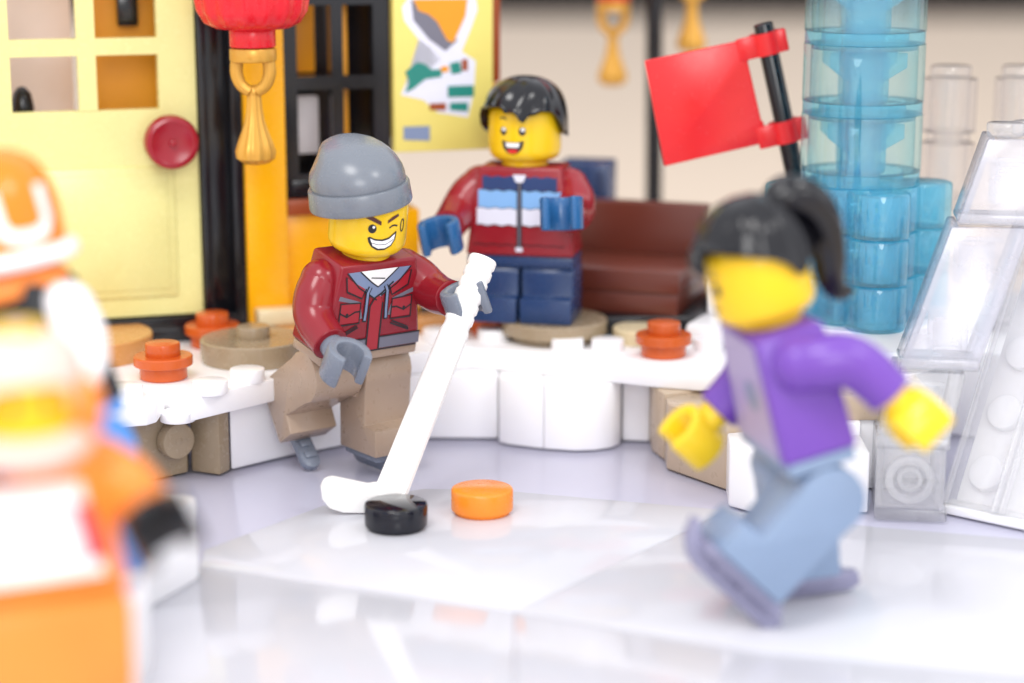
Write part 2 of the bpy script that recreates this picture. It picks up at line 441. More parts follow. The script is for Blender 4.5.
def figure(name, label, loc, yaw, lean, roll, sc, legs, arms, mats, skates=None, short=False, head=(0, 0, 0)):
    root = thing(name, label, 'toy figure', loc, (0, 0, 0), None, sc)
    rot = Matrix.Rotation(R(yaw), 4, 'Z') @ Matrix.Rotation(R(roll), 4, 'Y') @ Matrix.Rotation(R(lean), 4, 'X')
    hz = 1.12
    base = Vector(loc)
    hip = Vector((0, 0, hz * sc)) + base
    root.rotation_euler = rot.to_euler()
    root.location = hip - rot.to_3x3() @ Vector((0, 0, hz * sc))
    dz = -0.64 if short else 0.0
    up = Matrix.Translation((0, 0, dz))
    for s, ph in ((-1, legs[0]), (1, legs[1])):
        bm, m = leg_bm(s, ph + lean, short)
        obj('leg', bm, mats['leg'], root)
        if skates and ph < -30:      # skate dangling from the toe of the lifted foot
            bm = bmesh.new(); x = s * 0.40
            g = m @ Matrix.Translation((x, -0.42, -0.02)) @ Matrix.Rotation(R(-12), 4, 'X')
            prism(bm, [(0.14 * math.cos(q * math.pi / 8) , -0.42 - 0.14 * math.sin(q * math.pi / 8)) for q in range(9)] + [(-0.14, 0.0), (0.14, 0.0)], -0.12, 0.0, 0.025, g)
            for yy in (-0.18, -0.36): box(bm, -0.085, 0.085, yy - 0.05, yy + 0.05, 0.0, 0.035, 0.015, g)
            obj('skate', bm, skates[0], root)
        elif skates: obj('skate', skate_bm(s, m, skates[1]), skates[0], root)
    hb = bmesh.new()
    box(hb, -0.77, 0.77, -0.36, 0.36, 1.455, 1.598, 0.03)
    if not short: box(hb, -0.05, 0.05, -0.2, 0.3, 0.82, 1.46, 0.02)
    else: box(hb, -0.77, 0.77, -0.33, 0.36, 1.43, 1.5, 0.01)
    obj('hips', hb, mats['hips'], root, mtx=up)
    to = obj('torso', torso_bm(), mats['torso'], root, mtx=up)
    hand = []
    for s, a in ((-1, arms[0]), (1, arms[1])): hand.append(up @ arm_parts(root, s, a, mats['arm'], mats['hand'], 2.55) if not short else None)
    if short:
        for s, a in ((-1, arms[0]), (1, arms[1])): arm_parts(root, s, a, mats['arm'], mats['hand'], 2.55 + dz)
    hm = Matrix.Translation((0, 0, 2.86 + dz)) @ Matrix.Rotation(R(head[0]), 4, 'Z') @ Matrix.Rotation(R(head[2]), 4, 'Y') @ Matrix.Rotation(R(head[1]), 4, 'X')
    he = obj('head', head_bm(), mats['head'], root, mtx=hm)
    return dict(root=root, torso=to, head=he, hm=hm, hand=hand, up=up, world=lambda v: root.location + rot.to_3x3() @ (Vector(v) * sc), rot=rot)

def face_part(fig, name, m, shapes, off=0.006, parent=None):
    bm = bmesh.new(); fm = head_map(0, fig['hm'], off)
    for s in shapes:
        if s[0] == 'f': decal(bm, s[1], fm)
        else: stroke(bm, s[1], s[2], fm)
    return obj(name, bm, m, parent or fig['head'])
def chest_part(fig, name, m, shapes, off=0.005, parent=None):
    if 1 < len(shapes) <= 6:
        for q in shapes: chest_part(fig, name, m, [q], off, parent)
        return
    bm = bmesh.new(); f0 = torso_map(off); up = fig['up']
    fm = lambda u, w: up @ Vector(f0(u, w))
    for s in shapes:
        if s[0] == 'f': decal(bm, s[1], fm, 0.5)
        else: stroke(bm, s[1], s[2], fm)
    return obj(name, bm, m, parent or fig['torso'])

# ------------------------------------------------------------------ setting
bm = bmesh.new(); box(bm, -90, 90, -30, 141, -1.5, -0.33, 0.2); struct('table_top', bm, 'table')
bm = bmesh.new(); box(bm, -400, 400, 330, 340, -120, 160, 0); struct('background_wall', bm, 'backdrop')
bm = bmesh.new(); box(bm, -400, 400, 150, 330, -75, -70, 0); struct('background_floor', bm, 'backdrop')
bm = bmesh.new(); prism(bm, [(-7.5, 10), (8, 10), (11, 18), (11, 33), (5, 36), (-9, 36), (-11, 30), (-11, 14)], -0.32, -0.03, 0.04)
struct('ground', bm, 'snow_base')
# ice panels, four thin sheets butted along fine seams
ice = bmesh.new()
def sheet(pts, z=0.0): prism(ice, pts, -0.026, z, 0.005)
sheet([(-3.70, 22.60), (-1.98, 21.90), (0.03, 21.05), (1.95, 23.65), (2.75, 24.83), (-0.3, 25.75), (-1.2, 25.78), (-2.48, 25.0), (-3.74, 23.2)])
sheet([(0.036, 21.044), (2.62, 19.82), (6.2, 19.0), (7.5, 23.3), (4.6, 24.1), (2.758, 24.824), (1.957, 23.644)])
sheet([(-3.71, 22.59), (-5, 20), (-6, 15), (0.02, 15), (0.028, 21.043), (-1.984, 21.893)], -0.003)
sheet([(0.036, 21.035), (0.03, 15), (7, 15), (6.2, 18.992), (2.618, 19.812)], -0.003)
struct('ice', ice, 'ice')

# ------------------------------------------------------------------ snowy brick bank behind the ice
bank = thing('snow_bank', 'white plate and brick snow bank with tan rock bricks curving behind the ice rink', 'toy snow bank', (0, 29, 0))
I0 = Matrix.Translation((0, -29, 0))
def bpart(name, bm, m, parent=bank): return obj(name, bm, m, parent, mtx=I0)
def stud(bm, x, y, z, r=0.24, h=0.17): cyl(bm, r, z - 0.01, z + h, 0.018, 28, Matrix.Translation((x, y, 0)) )
bm = bmesh.new(); prism(bm, [(-5.7, 25.6), (-4.92, 26.15), (-4.47, 26.55), (-4.55, 27.2), (-5.7, 27.4)], 0.0, 0.955, 0.03); tb = bpart('rock_brick', bm, 'dark_tan')
bm = bmesh.new()
sm = Matrix.Translation((-4.63, 26.36, 0.53)) @ Matrix.Rotation(R(41.6), 4, 'Z') @ Matrix.Rotation(R(90), 4, 'X')
cyl(bm, 0.25, -0.02, 0.17, 0.03, 32, sm); cyl(bm, 0.05, 0.16, 0.176, 0.004, 16, sm)
bpart('stud', bm, 'dark_tan', tb)
bm = bmesh.new(); prism(bm, [(-4.43, 26.62), (-4.01, 26.42), (-3.905, 26.66), (-4.0, 27.2), (-4.45, 27.2)], 0.0, 0.955, 0.03); bpart('rock_brick', bm, 'dark_tan')
bm = bmesh.new(); prism(bm, [(-3.895, 26.68), (-3.17, 27.4), (-1.9, 28.35), (-1.28, 28.36), (-0.20, 28.33), (-0.2, 29.2), (-3.6, 29.2)], 0.0, 0.957, 0.03); bpart('wall_brick', bm, 'white')
def arc(p0, p1, bulge, n=12):
    (x0, y0), (x1, y1) = p0, p1; out = []
    for i in range(n + 1):
        t = i / n; nx, ny = (y1 - y0), -(x1 - x0); l = math.hypot(nx, ny)
        b = bulge * 4 * t * (1 - t); out.append((x0 + (x1 - x0) * t + nx / l * b, y0 + (y1 - y0) * t + ny / l * b))
    return out
bm = bmesh.new(); prism(bm, [(-0.19, 28.12), (-0.05, 28.0), (0.452, 27.775), (0.452, 29.1), (-0.19, 29.1)], 0.0, 0.956, 0.02); bpart('curved_brick', bm, 'white')
bm = bmesh.new(); prism(bm, [(0.455, 27.77), (0.9, 27.66), (1.2, 27.70), (1.43, 27.82), (1.56, 28.0), (1.60, 28.3), (1.60, 29.1), (0.455, 29.1)], 0.0, 0.956, 0.02); bpart('curved_brick', bm, 'white')
bm = bmesh.new(); prism(bm, [(1.61, 28.22), (2.0, 28.16), (2.4, 29.1), (1.61, 29.1)], 0.0, 0.953, 0.03); bpart('wall_brick', bm, 'white')
bm = bmesh.new(); prism(bm, [(2.005, 27.68), (2.14, 27.2), (2.9, 27.6), (2.9, 28.9), (2.02, 28.9)], 0.0, 0.955, 0.025); bpart('rock_brick', bm, 'tan_light')
bm = bmesh.new(); prism(bm, [(2.15, 26.74), (2.86, 25.74), (3.4, 25.9), (3.4, 27.5), (2.9, 27.59), (2.15, 27.19)], 0.0, 0.92, 0.02); bpart('rock_brick', bm, 'tan_light')
bm = bmesh.new(); prism(bm, [(2.82, 24.98), (3.08, 24.72), (4.59, 24.70), (4.62, 25.6), (3.45, 25.88), (2.86, 25.7)], 0.0, 0.80, 0.03)
prism(bm, [(3.42, 25.91), (4.62, 25.62), (4.9, 27.3), (3.42, 27.4)], 0, 0.955, 0.03); prism(bm, [(4.63, 25.8), (5.6, 25.8), (5.6, 27.9), (4.92, 27.9)], 0, 0.953, 0.02); bpart('wall_brick', bm, 'white')
bm = bmesh.new(); box(bm, 3.5, 5.6, 25.75, 27.9, 0.955, 1.29, 0.02); bpart('rock_plate', bm, 'tan_light')
# top plates
pl = bmesh.new()
prism(pl, [(-5.9, 25.0), (-5.38, 25.24), (-4.80, 25.44), (-4.70, 25.6), (-4.70, 26.3), (-4.34, 26.2), (-4.26, 25.64), (-3.86, 26.10), (-3.30, 26.72), (-2.75, 27.7), (-0.62, 28.75), (0.3, 28.42), (1.02, 28.02), (2.1, 27.51), (2.76, 27.3), (3.48, 27.35), (3.48, 29.0), (5.7, 29.0), (5.7, 33.9), (-7.7, 33.9), (-7.7, 25.6)], 0.965, 1.28, 0.02)
plate = bpart('snow_plate', pl, 'white')
bm = bmesh.new(); cyl(bm, 0.24, 0.87, 1.0, 0.01, 28, Matrix.Translation((-4.5, 26.08, 0))); bpart('stud', bm, 'white', plate)
for x, y in ((-5.13, 25.74), (-4.04, 26.0), (-3.63, 26.68), (0.81, 28.62), (1.40, 28.56), (-5.5, 30.6), (-4.95, 30.75), (-3.74, 29.6), (2.9, 28.6), (-0.28, 29.3), (-1.1, 29.3), (3.75, 26.2), (4.2, 27.2), (5.0, 27.3)):
    bm = bmesh.new(); stud(bm, x, y, 1.28 if y > 27.25 or x < 3 else 1.29); bpart('stud', bm, 'white' if x < 3.5 else 'tan_light', plate)
# white curved slope by the bench
bm = bmesh.new(); prism(bm, [(2.55, 28.95), (3.9, 28.3), (3.9, 30.2), (3.2, 30.4)], 1.285, 1.6, 0.08); prism(bm, [(2.95, 29.6), (3.9, 29.3), (3.9, 30.6), (3.1, 30.6)], 1.6, 2.1, 0.05); bpart('slope_brick', bm, 'white')
bm = bmesh.new(); box(bm, 0.95, 3.3, 29.5, 33.4, 1.285, 1.58, 0.02, Matrix.Translation((0, 0, 0))); bpart('dark_plate', bm, 'black')

# near snow block on the left
nb = bmesh.new(); prism(nb, [(-3.66, 22.08), (-4.02, 21.2), (-3.95, 20.6), (-3.70, 19.4), (-3.66, 18.6), (-3.6, 16.5), (-3.3, 13.5), (-8, 13.5), (-8, 23.4), (-4.9, 22.8), (-4.05, 22.55), (-3.74, 22.42), (-3.64, 22.25)], -0.02, 0.96, 0.07)
tag(obj('snow_block', nb, 'white'), 'white rounded snow block under the two blurred figures at the lower left', 'toy snow block')

# ------------------------------------------------------------------ small round pieces
def round_plate(label, x, y, z, m='brick_orange', yaw=0):
    o = thing('round_plate', label, 'round plate', (x, y, z), (0, 0, R(yaw)), 'orange round studs on the snow bank')
    bm = bmesh.new(); lathe(bm, [(0.31, 0.001), (0.325, 0.015), (0.325, 0.185), (0.395, 0.19), (0.405, 0.2), (0.405, 0.31), (0.39, 0.325), (0.0, 0.325)], 40); obj('base', bm, m, o)
    bm = bmesh.new(); cyl(bm, 0.24, 0.315, 0.50, 0.02, 32); cyl(bm, 0.12, 0.495, 0.505, 0.004, 24); obj('stud', bm, m, o)
    return o
round_plate('orange round stud plate on the white ledge nearest the tan side-stud brick', -4.80, 26.81, 1.283)
round_plate('orange round stud plate on the ledge in front of the brown bench', 2.19, 28.2, 1.283)
round_plate('orange round stud plate standing by the bottom of the yellow pillar', -4.42, 28.85, 1.283)
round_plate('orange round stud plate half hidden behind the stick beside the boy pedestal', -0.30, 29.75, 1.283)
def round_tile(name, label, x, y, z0, h, r, m, studr=0, low=None):
    o = thing(name, label, 'round tile', (x, y, z0))
    bm = bmesh.new(); lathe(bm, [(low or r - 0.02, 0.0), (low or r - 0.01, 0.06), (r, 0.12), (r, h - 0.02), (r - 0.02, h), (0, h)], 64); obj('disc', bm, m, o)
    if studr: bm = bmesh.new(); cyl(bm, studr, h - 0.01, h + 0.17, 0.02, 32); obj('stud', bm, m, o)
    return o
round_tile('round_tile', 'dark tan round tile with one centre stud behind the red jacketed figure', -3.70, 27.95, 1.283, 0.325, 0.76, 'dark_tan', 0.24)
round_tile('round_tile', 'orange tan round tile behind the helmeted figure in front of the door', -6.15, 28.2, 1.283, 0.325, 0.95, 'nougat')
round_tile('round_tile', 'cream round tile on the snow under the pale yellow door', -5.5, 29.6, 1.283, 0.2, 0.40, 'cream')
round_tile('round_tile', 'cream round tile on the ledge beside the bench corner', 1.92, 29.15, 1.283, 0.22, 0.42, 'cream')
round_tile('round_tile', 'dark tan round pedestal tile carrying the smiling boy figure', 0.63, 29.35, 1.283, 0.317, 0.80, 'dark_tan', 0, 0.62)

# ------------------------------------------------------------------ house
TH = 17.5
house = thing('house', 'yellow brick house front with pale yellow door and black framed window', 'toy house', (-4.59, 29.21, 1.28), (0, 0, R(TH)))
DZ = -1.28   # wall-local heights below are written from the ice
def hp(name, bm, m, parent=house): return obj(name, bm, m, parent, mtx=Matrix.Translation((0, 0, DZ)))
bm = bmesh.new()
box(bm, -4.2, 5.0, 0.0, 0.5, 1.28, 1.50, 0.02); hp('base_plate', bm, 'black')
bm = bmesh.new(); box(bm, 0.67, 1.29, -0.02, 0.75, 1.5, 9.0, 0.02); hp('pillar', bm, 'wall_yellow')
bm = bmesh.new(); box(bm, 1.295, 3.36, 0.10, 0.75, 1.5, 3.10, 0.02); hp('wall', bm, 'wall_yellow')
bm = bmesh.new(); box(bm, 1.30, 2.92, -0.02, 0.6, 3.10, 3.34, 0.02); hp('sill', bm, 'sill_brown')
bm = bmesh.new(); box(bm, -4.6, -3.62, 0.0, 0.75, 1.5, 9, 0.02); hp('wall', bm, 'wall_yellow')
bm = bmesh.new(); box(bm, 2.92, 4.4, 0.15, 0.7, 4.2, 9, 0.02); hp('wall', bm, 'wall_yellow')
# door frame
bm = bmesh.new()
box(bm, 0.02, 0.16, -0.03, 0.8, 1.5, 8.2, 0.015); box(bm, 0.50, 0.665, 0.05, 0.8, 1.5, 8.2, 0.015); box(bm, 0.16, 0.5, 0.28, 0.8, 1.5, 8.2, 0.01)
box(bm, -3.6, 0.5, -0.03, 0.8, 1.5, 1.67, 0.015)
hp('door_frame', bm, 'black')
# door: stiles and rails around four openings
door = bmesh.new()
YD = 0.05
for x0, x1, z0, z1 in ((-3.12, -2.62, 1.7, 8.0), (-1.68, -1.42, 4.74, 8.0), (-0.54, 0.0, 1.7, 8.0), (-2.62, -0.54, 1.7, 4.75), (-2.62, -1.68, 5.54, 5.78), (-1.42, -0.54, 5.54, 5.78), (-2.62, -1.68, 6.60, 8.0), (-1.42, -0.54, 6.60, 8.0)):
    box(door, x0, x1, YD, YD + 0.2, z0, z1, 0.0)
bmesh.ops.remove_doubles(door, verts=door.verts, dist=1e-4)
# raised panel in the lower half
box(door, -2.72, -0.36, YD - 0.035, YD + 0.05, 1.98, 3.92, 0.03)
box(door, -2.60, -0.48, YD - 0.05, YD + 0.0, 2.10, 3.80, 0.012)
d = hp('door', door, 'pale_yellow')
bm = bmesh.new(); km = Matrix.Translation((-0.43, YD, 4.30)) @ Matrix.Rotation(R(90), 4, 'X')
cyl(bm, 0.26, 0.0, 0.2, 0.01, 32, km); lathe(bm, [(0.36, 0.2), (0.39, 0.23), (0.39, 0.40), (0.365, 0.46), (0.31, 0.475), (0.28, 0.46), (0, 0.46)], 44, km); cyl(bm, 0.05, 0.49, 0.515, 0.01, 16, km)
hp('door_knob', bm, 'dark_red', d)
# room behind the door panes
bm = bmesh.new(); box(bm, -4.4, -1.55, 2.2, 2.4, 1.5, 9, 0); hp('inner_wall', bm, 'room_grey')
bm = bmesh.new(); box(bm, -1.5, 0.6, 1.1, 1.3, 1.5, 9, 0); hp('inner_wall', bm, 'inner_orange')
bm = bmesh.new(); lathe(bm, [(0.13, 4.2), (0.17, 4.75), (0.13, 4.95), (0.06, 5.04), (0, 5.06)], 24, Matrix.Translation((-2.42, 0.9, 0))); hp('indoor_ornament', bm, 'black')
bm = bmesh.new(); box(bm, -1.0, -0.7, 0.8, 1.0, 5.9, 6.4, 0.03); hp('indoor_ornament', bm, 'black')
# window
win = bmesh.new()
for x0, x1, z0, z1 in ((1.30, 1.50, 3.36, 9), (2.66, 2.91, 3.36, 9), (2.02, 2.20, 3.72, 9), (1.5, 2.02, 3.36, 3.70), (2.20, 2.66, 3.36, 3.70), (1.5, 2.02, 4.96, 5.16), (2.20, 2.66, 4.96, 5.16), (1.5, 2.02, 6.2, 6.6), (2.2, 2.66, 6.2, 6.6), (2.02, 2.2, 3.36, 3.72)):
    box(win, x0, x1, 0.06, 0.32, z0, z1, 0.0)
box(win, 1.38, 2.88, 0.02, 0.3, 3.42, 3.62, 0.02)
w = hp('window_frame', win, 'black')
bm = bmesh.new(); box(bm, 1.4, 3.2, 1.3, 1.5, 3.0, 9, 0); hp('inner_wall', bm, 'black')
bm = bmesh.new(); box(bm, 1.52, 1.95, 0.9, 1.0, 5.15, 6.6, 0.02); hp('indoor_panel_and_reflection', bm, 'inner_orange')
bm = bmesh.new(); box(bm, 2.24, 2.36, 0.45, 0.55, 3.6, 6.6, 0.02); hp('indoor_panel_and_reflection', bm, 'inner_orange')  # amber strip standing in for a reflection in the right column of panes
bm = bmesh.new(); box(bm, 1.50, 1.92, 0.55, 0.7, 3.95, 4.82, 0.03); hp('indoor_panel_and_reflection', bm, 'room_grey')
# nougat and cream ledges under the wall
bm = bmesh.new(); box(bm, 1.0, 4.2, -0.55, 0.0, 1.285, 1.50, 0.02); hp('ledge', bm, 'nougat')
bm = bmesh.new(); box(bm, 0.75, 1.35, -0.36, -0.03, 1.51, 1.75, 0.03); hp('ledge', bm, 'cream')

bm = bmesh.new(); box(bm, 4.50, 4.66, 0.1, 0.3, 5.0, 9, 0.02); hp('corner_post', bm, 'sill_brown')
bm = bmesh.new(); box(bm, 4.30, 4.66, 0.31, 0.45, 4.9, 9, 0.02); hp('corner_post', bm, 'wall_yellow')
# poster board on the wall
po = thing('poster', 'pale yellow food poster board at the right end of the yellow wall', 'poster', (-4.59, 29.21, 4.0), (0, 0, R(TH)))
bm = bmesh.new(); box(bm, 2.93, 4.48, -0.10, 0.13, 0.0, 5.0, 0.015); obj('board', bm, 'poster_yellow', po)
def pp(name, m, shapes, off):
    f = lambda u, w: (u, -0.10 - off, w)
    for s in shapes:
        bm = bmesh.new(); decal(bm, s, f, 0.5); obj(name, bm, m, po)
def PX(u, v): # poster print coordinates measured along the board
    return 2.91 + (u - 392) / 100 * 1.58, (152 - v) / 71.0 + 0.02
pp('print', 'print_pale', [[PX(*q) for q in ((402, 0), (404, 14), (418, 34), (430, 44), (440, 56), (404, 82), (400, 92), (422, 98), (436, 112), (466, 118), (472, 92), (474, 58), (460, 48), (470, 22), (476, 4), (474, -12), (410, -12))]], 0.004)
pp('print', 'print_grey', [[PX(*q) for q in ((411, -8), (413, 14), (428, 34), (444, 47), (456, 36), (440, 20), (424, 4))]], 0.008)
pp('print', 'print_amber', [[PX(*q) for q in ((413, -8), (418, 4), (428, 8), (436, 16), (446, 36), (452, 38), (464, 10), (466, -8))], disc(*PX(443, 66), 0.07, 0.05)], 0.012)
pp('print', 'print_teal', [[PX(*q) for q in ((404, 68), (416, 58), (424, 60), (430, 66), (440, 66), (440, 74), (424, 76), (412, 86), (404, 90), (408, 78))], [PX(*q) for q in ((448, 60), (458, 58), (460, 70), (450, 72))], [PX(*q) for q in ((446, 84), (472, 84), (472, 96), (446, 96))], [PX(*q) for q in ((448, 102), (466, 102), (466, 112), (448, 110))]], 0.012)
pp('print', 'print_bluegrey', [[PX(*q) for q in ((402, 126), (428, 126), (428, 142), (402, 140))]], 0.008)
pp('print', 'sill_brown', [[PX(*q) for q in ((428, 102), (444, 102), (444, 110), (428, 109))], [PX(*q) for q in ((460, 56), (466, 56), (466, 68), (460, 68))]], 0.014)

# ------------------------------------------------------------------ lanterns
def lantern(label, x, y, z, s, with_body=True):
    o = thing('hanging_lantern', label, 'lantern', (x, y, z), (0, 0, 0), 'red lanterns with gold tassels', s)
    bm = bmesh.new()
    seg = 96; prof = [(0.30, 1.88), (0.50, 1.90), (0.66, 1.98), (0.76, 2.14), (0.80, 2.38), (0.80, 2.7), (0.76, 2.95), (0.66, 3.12), (0.5, 3.22), (0.3, 3.24)]
    t = bmesh.new(); rings = []
    for r, zz in prof: rings.append([t.verts.new((r * (1 + 0.02 * math.cos(16 * 2 * math.pi * i / seg)) * math.cos(2 * math.pi * i / seg), r * (1 + 0.02 * math.cos(16 * 2 * math.pi * i / seg)) * math.sin(2 * math.pi * i / seg), zz)) for i in range(seg)])
    for a, c in zip(rings, rings[1:]):
        for i in range(seg): t.faces.new((a[i], a[(i + 1) % seg], c[(i + 1) % seg], c[i]))
    t.faces.new(rings[0][::-1]); t.faces.new(rings[-1]); merge(bm, t)
    cyl(bm, 0.32, 1.64, 1.89, 0.02, 40)
    obj('shade', bm, 'lantern_red', o)
    bm = bmesh.new(); cyl(bm, 0.325, 1.44, 1.63, 0.03, 40); obj('cap_ring', bm, 'gold', o)
    bm = bmesh.new()
    for sx in (-1, 1): tube(bm, [(sx * 0.22, -0.05, 1.45, 0.09), (sx * 0.23, -0.05, 1.28, 0.09), (sx * 0.17, -0.05, 1.12, 0.085), (sx * 0.05, -0.05, 1.03, 0.08)], 12, 4)
    ball(bm, 0.10, (0, 0, 1.02)); obj('loop', bm, 'gold', o)
    bm = bmesh.new()
    t = bmesh.new(); seg = 60; rings = []
    for r, zz in ((0.09, 1.0), (0.10, 0.86), (0.11, 0.75), (0.13, 0.62), (0.18, 0.46), (0.23, 0.32), (0.27, 0.19), (0.255, 0.09), (0.17, 0.02), (0.06, 0.0)):
        rings.append([t.verts.new((r * (1 + 0.07 * math.cos(10 * 2 * math.pi * i / seg)) * math.cos(2 * math.pi * i / seg), r * (1 + 0.07 * math.cos(10 * 2 * math.pi * i / seg)) * math.sin(2 * math.pi * i / seg), zz)) for i in range(seg)])
    for a, c in zip(rings, rings[1:]):
        for i in range(seg): t.faces.new((a[i], c[i], c[(i + 1) % seg], a[(i + 1) % seg]))
    t.faces.new(rings[0]); t.faces.new(rings[-1][::-1]); bmesh.ops.recalc_face_normals(t, faces=t.faces); merge(bm, t)
    obj('tassel', bm, 'gold', o)
    return o
lantern('red lantern with gold tassel hanging in front of the yellow pillar', -3.60, 28.0, 4.08, 1.0)
lantern('gold tassel of a lantern hanging left of the black lamp pole', 1.80, 36.0, 4.45, 0.92)
lantern('gold tassel of a lantern hanging right of the black lamp pole above the flag', 3.2, 36.0, 5.05, 0.92)

# lamp pole
pole = thing('lamp_pole', 'thin black lamp pole standing behind the brown bench', 'lamp pole', (2.58, 36, -0.33))
bm = bmesh.new(); tube(bm, [(0, 0, 0.3, 0.15), (-0.02, 0, 4, 0.15), (-0.1, 0, 9, 0.15)], 20, 3); obj('post', bm, 'black', pole)
bm = bmesh.new(); cyl(bm, 0.45, 0.0, 0.33, 0.03); obj('foot', bm, 'black', pole)
bm = bmesh.new(); tube(bm, [(-0.9, 0, 8.1, 0.12), (0.75, 0, 8.5, 0.12)], 16, 1); obj('cross_arm', bm, 'black', pole)

# ------------------------------------------------------------------ bench and navy box
be = thing('bench', 'reddish brown two-layer bench with backrest behind the boy figure', 'bench', (2.50, 29.45, 1.58), (0, 0, R(-20)))
bm = bmesh.new(); box(bm, -2.38, -0.03, 0.035, 1.88, 0.0, 0.33, 0.012); obj('seat', bm, 'bench_brown', be)
bm = bmesh.new(); box(bm, -2.4, 0.0, 0.0, 1.55, 0.34, 0.67, 0.014); obj('seat', bm, 'bench_brown', be)
bm = bmesh.new(); box(bm, -2.4, -0.02, 1.58, 1.9, 0.335, 1.46, 0.014); obj('backrest', bm, 'bench_brown', be)
nv = thing('navy_box', 'dark navy blue ribbed box standing behind the boy figure and bench', 'box', (1.22, 32.6, 1.58), (0, 0, R(-12)))
bm = bmesh.new(); box(bm, -0.42, 0.42, -0.3, 0.5, 0.0, 1.95, 0.03); obj('body', bm, 'navy', nv)
bm = bmesh.new()
for x in (-0.3, -0.05, 0.3):
    bm = bmesh.new(); box(bm, x - 0.06, x + 0.06, -0.36, -0.29, 0.1, 1.85, 0.02); obj('rib', bm, 'navy_dark', nv)

# ------------------------------------------------------------------ flag
fl = thing('flag', 'red square flag clipped on a leaning black pole beside the blue ice tower', 'flag', (4.25, 28.9, 1.3))
def fpt(u, v, y=0): return
tp = Vector((3.60 - 4.25, 0.1, 5.98 - 1.3)); bt = Vector((4.42 - 4.25, 0.1, 2.6 - 1.3))
ax = (tp - bt).normalized()
bm = bmesh.new(); b2 = bt - ax * 1.1; tube(bm, [(*b2, 0.14), (*bt, 0.14), (*tp, 0.14)], 20, 1, capb=0.02)
obj('pole', bm, 'black', fl)
def fq(x, z): return (x - 4.25, z - 1.3)
FM = Matrix(((1, 0, 0, 0), (0, 0, -1, 0.02), (0, 1, 0, 0), (0, 0, 0, 1)))
bm = bmesh.new()
prism(bm, [fq(1.90, 5.46), fq(2.21, 3.94), fq(3.62, 4.27), fq(3.64, 4.58), fq(3.60, 4.60), fq(3.38, 5.46), fq(3.42, 5.48), fq(3.38, 5.77)], -0.05, 0.06, 0.025, FM)
obj('cloth_panel', bm, 'flag_red', fl)
for (x, z) in ((3.645, 5.70), (3.965, 4.44)):
    bm = bmesh.new()
    cm = Matrix.Translation((x - 4.25, 0.1, z - 1.3)) @ Matrix.Rotation(math.atan2(ax.x, ax.z), 4, 'Y')
    pipe(bm, 0.22, 0.145, -0.16, 0.16, 32, cm)
    box(bm, -0.42, -0.15, -0.16, -0.05, -0.16, 0.16, 0.02, cm)
    box(bm, 0.14, 0.30, -0.16, 0.0, -0.16, 0.16, 0.02, cm)
    obj('clip', bm, 'flag_red', fl)

# ------------------------------------------------------------------ blue ice tower
tw = thing('ice_tower', 'translucent light blue round brick tower on a white round plate', 'ice tower', (4.88, 27.9, 1.30), (0, 0, R(8)))
bm = bmesh.new(); lathe(bm, [(1.20, 0.0), (1.24, 0.02), (1.24, 0.28), (1.20, 0.31), (1.12, 0.33), (1.12, 0.60), (1.09, 0.63), (0, 0.63)], 56); obj('base_plate', bm, 'white', tw)
def lobes(n=64, r0=0.86, lob=0.42, d=0.92):
    pts = []
    for i in range(n * 2):
        t = 2 * math.pi * i / (n * 2); c = Vector((math.cos(t), math.sin(t)))
        r = r0
        for k in range(4):
            ctr = Vector((math.cos(k * math.pi / 2), math.sin(k * math.pi / 2))) * d
            b = c.dot(ctr); disc_ = b * b - (ctr.length_squared - lob * lob)
            if disc_ > 0: r = max(r, b + math.sqrt(disc_))
        pts.append((c.x * r, c.y * r))
    return pts
for k in range(3):
    z0 = 0.635 + k * 0.64
    bm = bmesh.new(); prism(bm, lobes(), z0, z0 + 0.63, 0.045)
    bo = obj('lobed_block', bm, 'aqua_deep', tw)
    bb = bmesh.new(); pipe(bb, 0.46, 0.36, z0 + 0.05, z0 + 0.60, 28)
    for q in range(10):
        qa = q * math.pi / 5 + 0.3
        box(bb, 0.48, 0.80, -0.03, 0.03, z0 + 0.06, z0 + 0.5, 0.008, Matrix.Rotation(qa, 4, 'Z'))
    for q in range(4):
        pipe(bb, 0.27, 0.2, z0 + 0.05, z0 + 0.58, 24, Matrix.Translation((0.98 * math.cos(q * math.pi / 2), 0.98 * math.sin(q * math.pi / 2), 0)))
    obj('core_tube', bb, 'aqua', bo)
    bm = bmesh.new(); cyl(bm, 0.80, z0 + 0.02, z0 + 0.06, 0.01, 48); box(bm, -0.4, 0.4, -0.86, -0.80, z0 + 0.42, z0 + 0.47, 0.01); obj('deck', bm, 'aqua', bo)
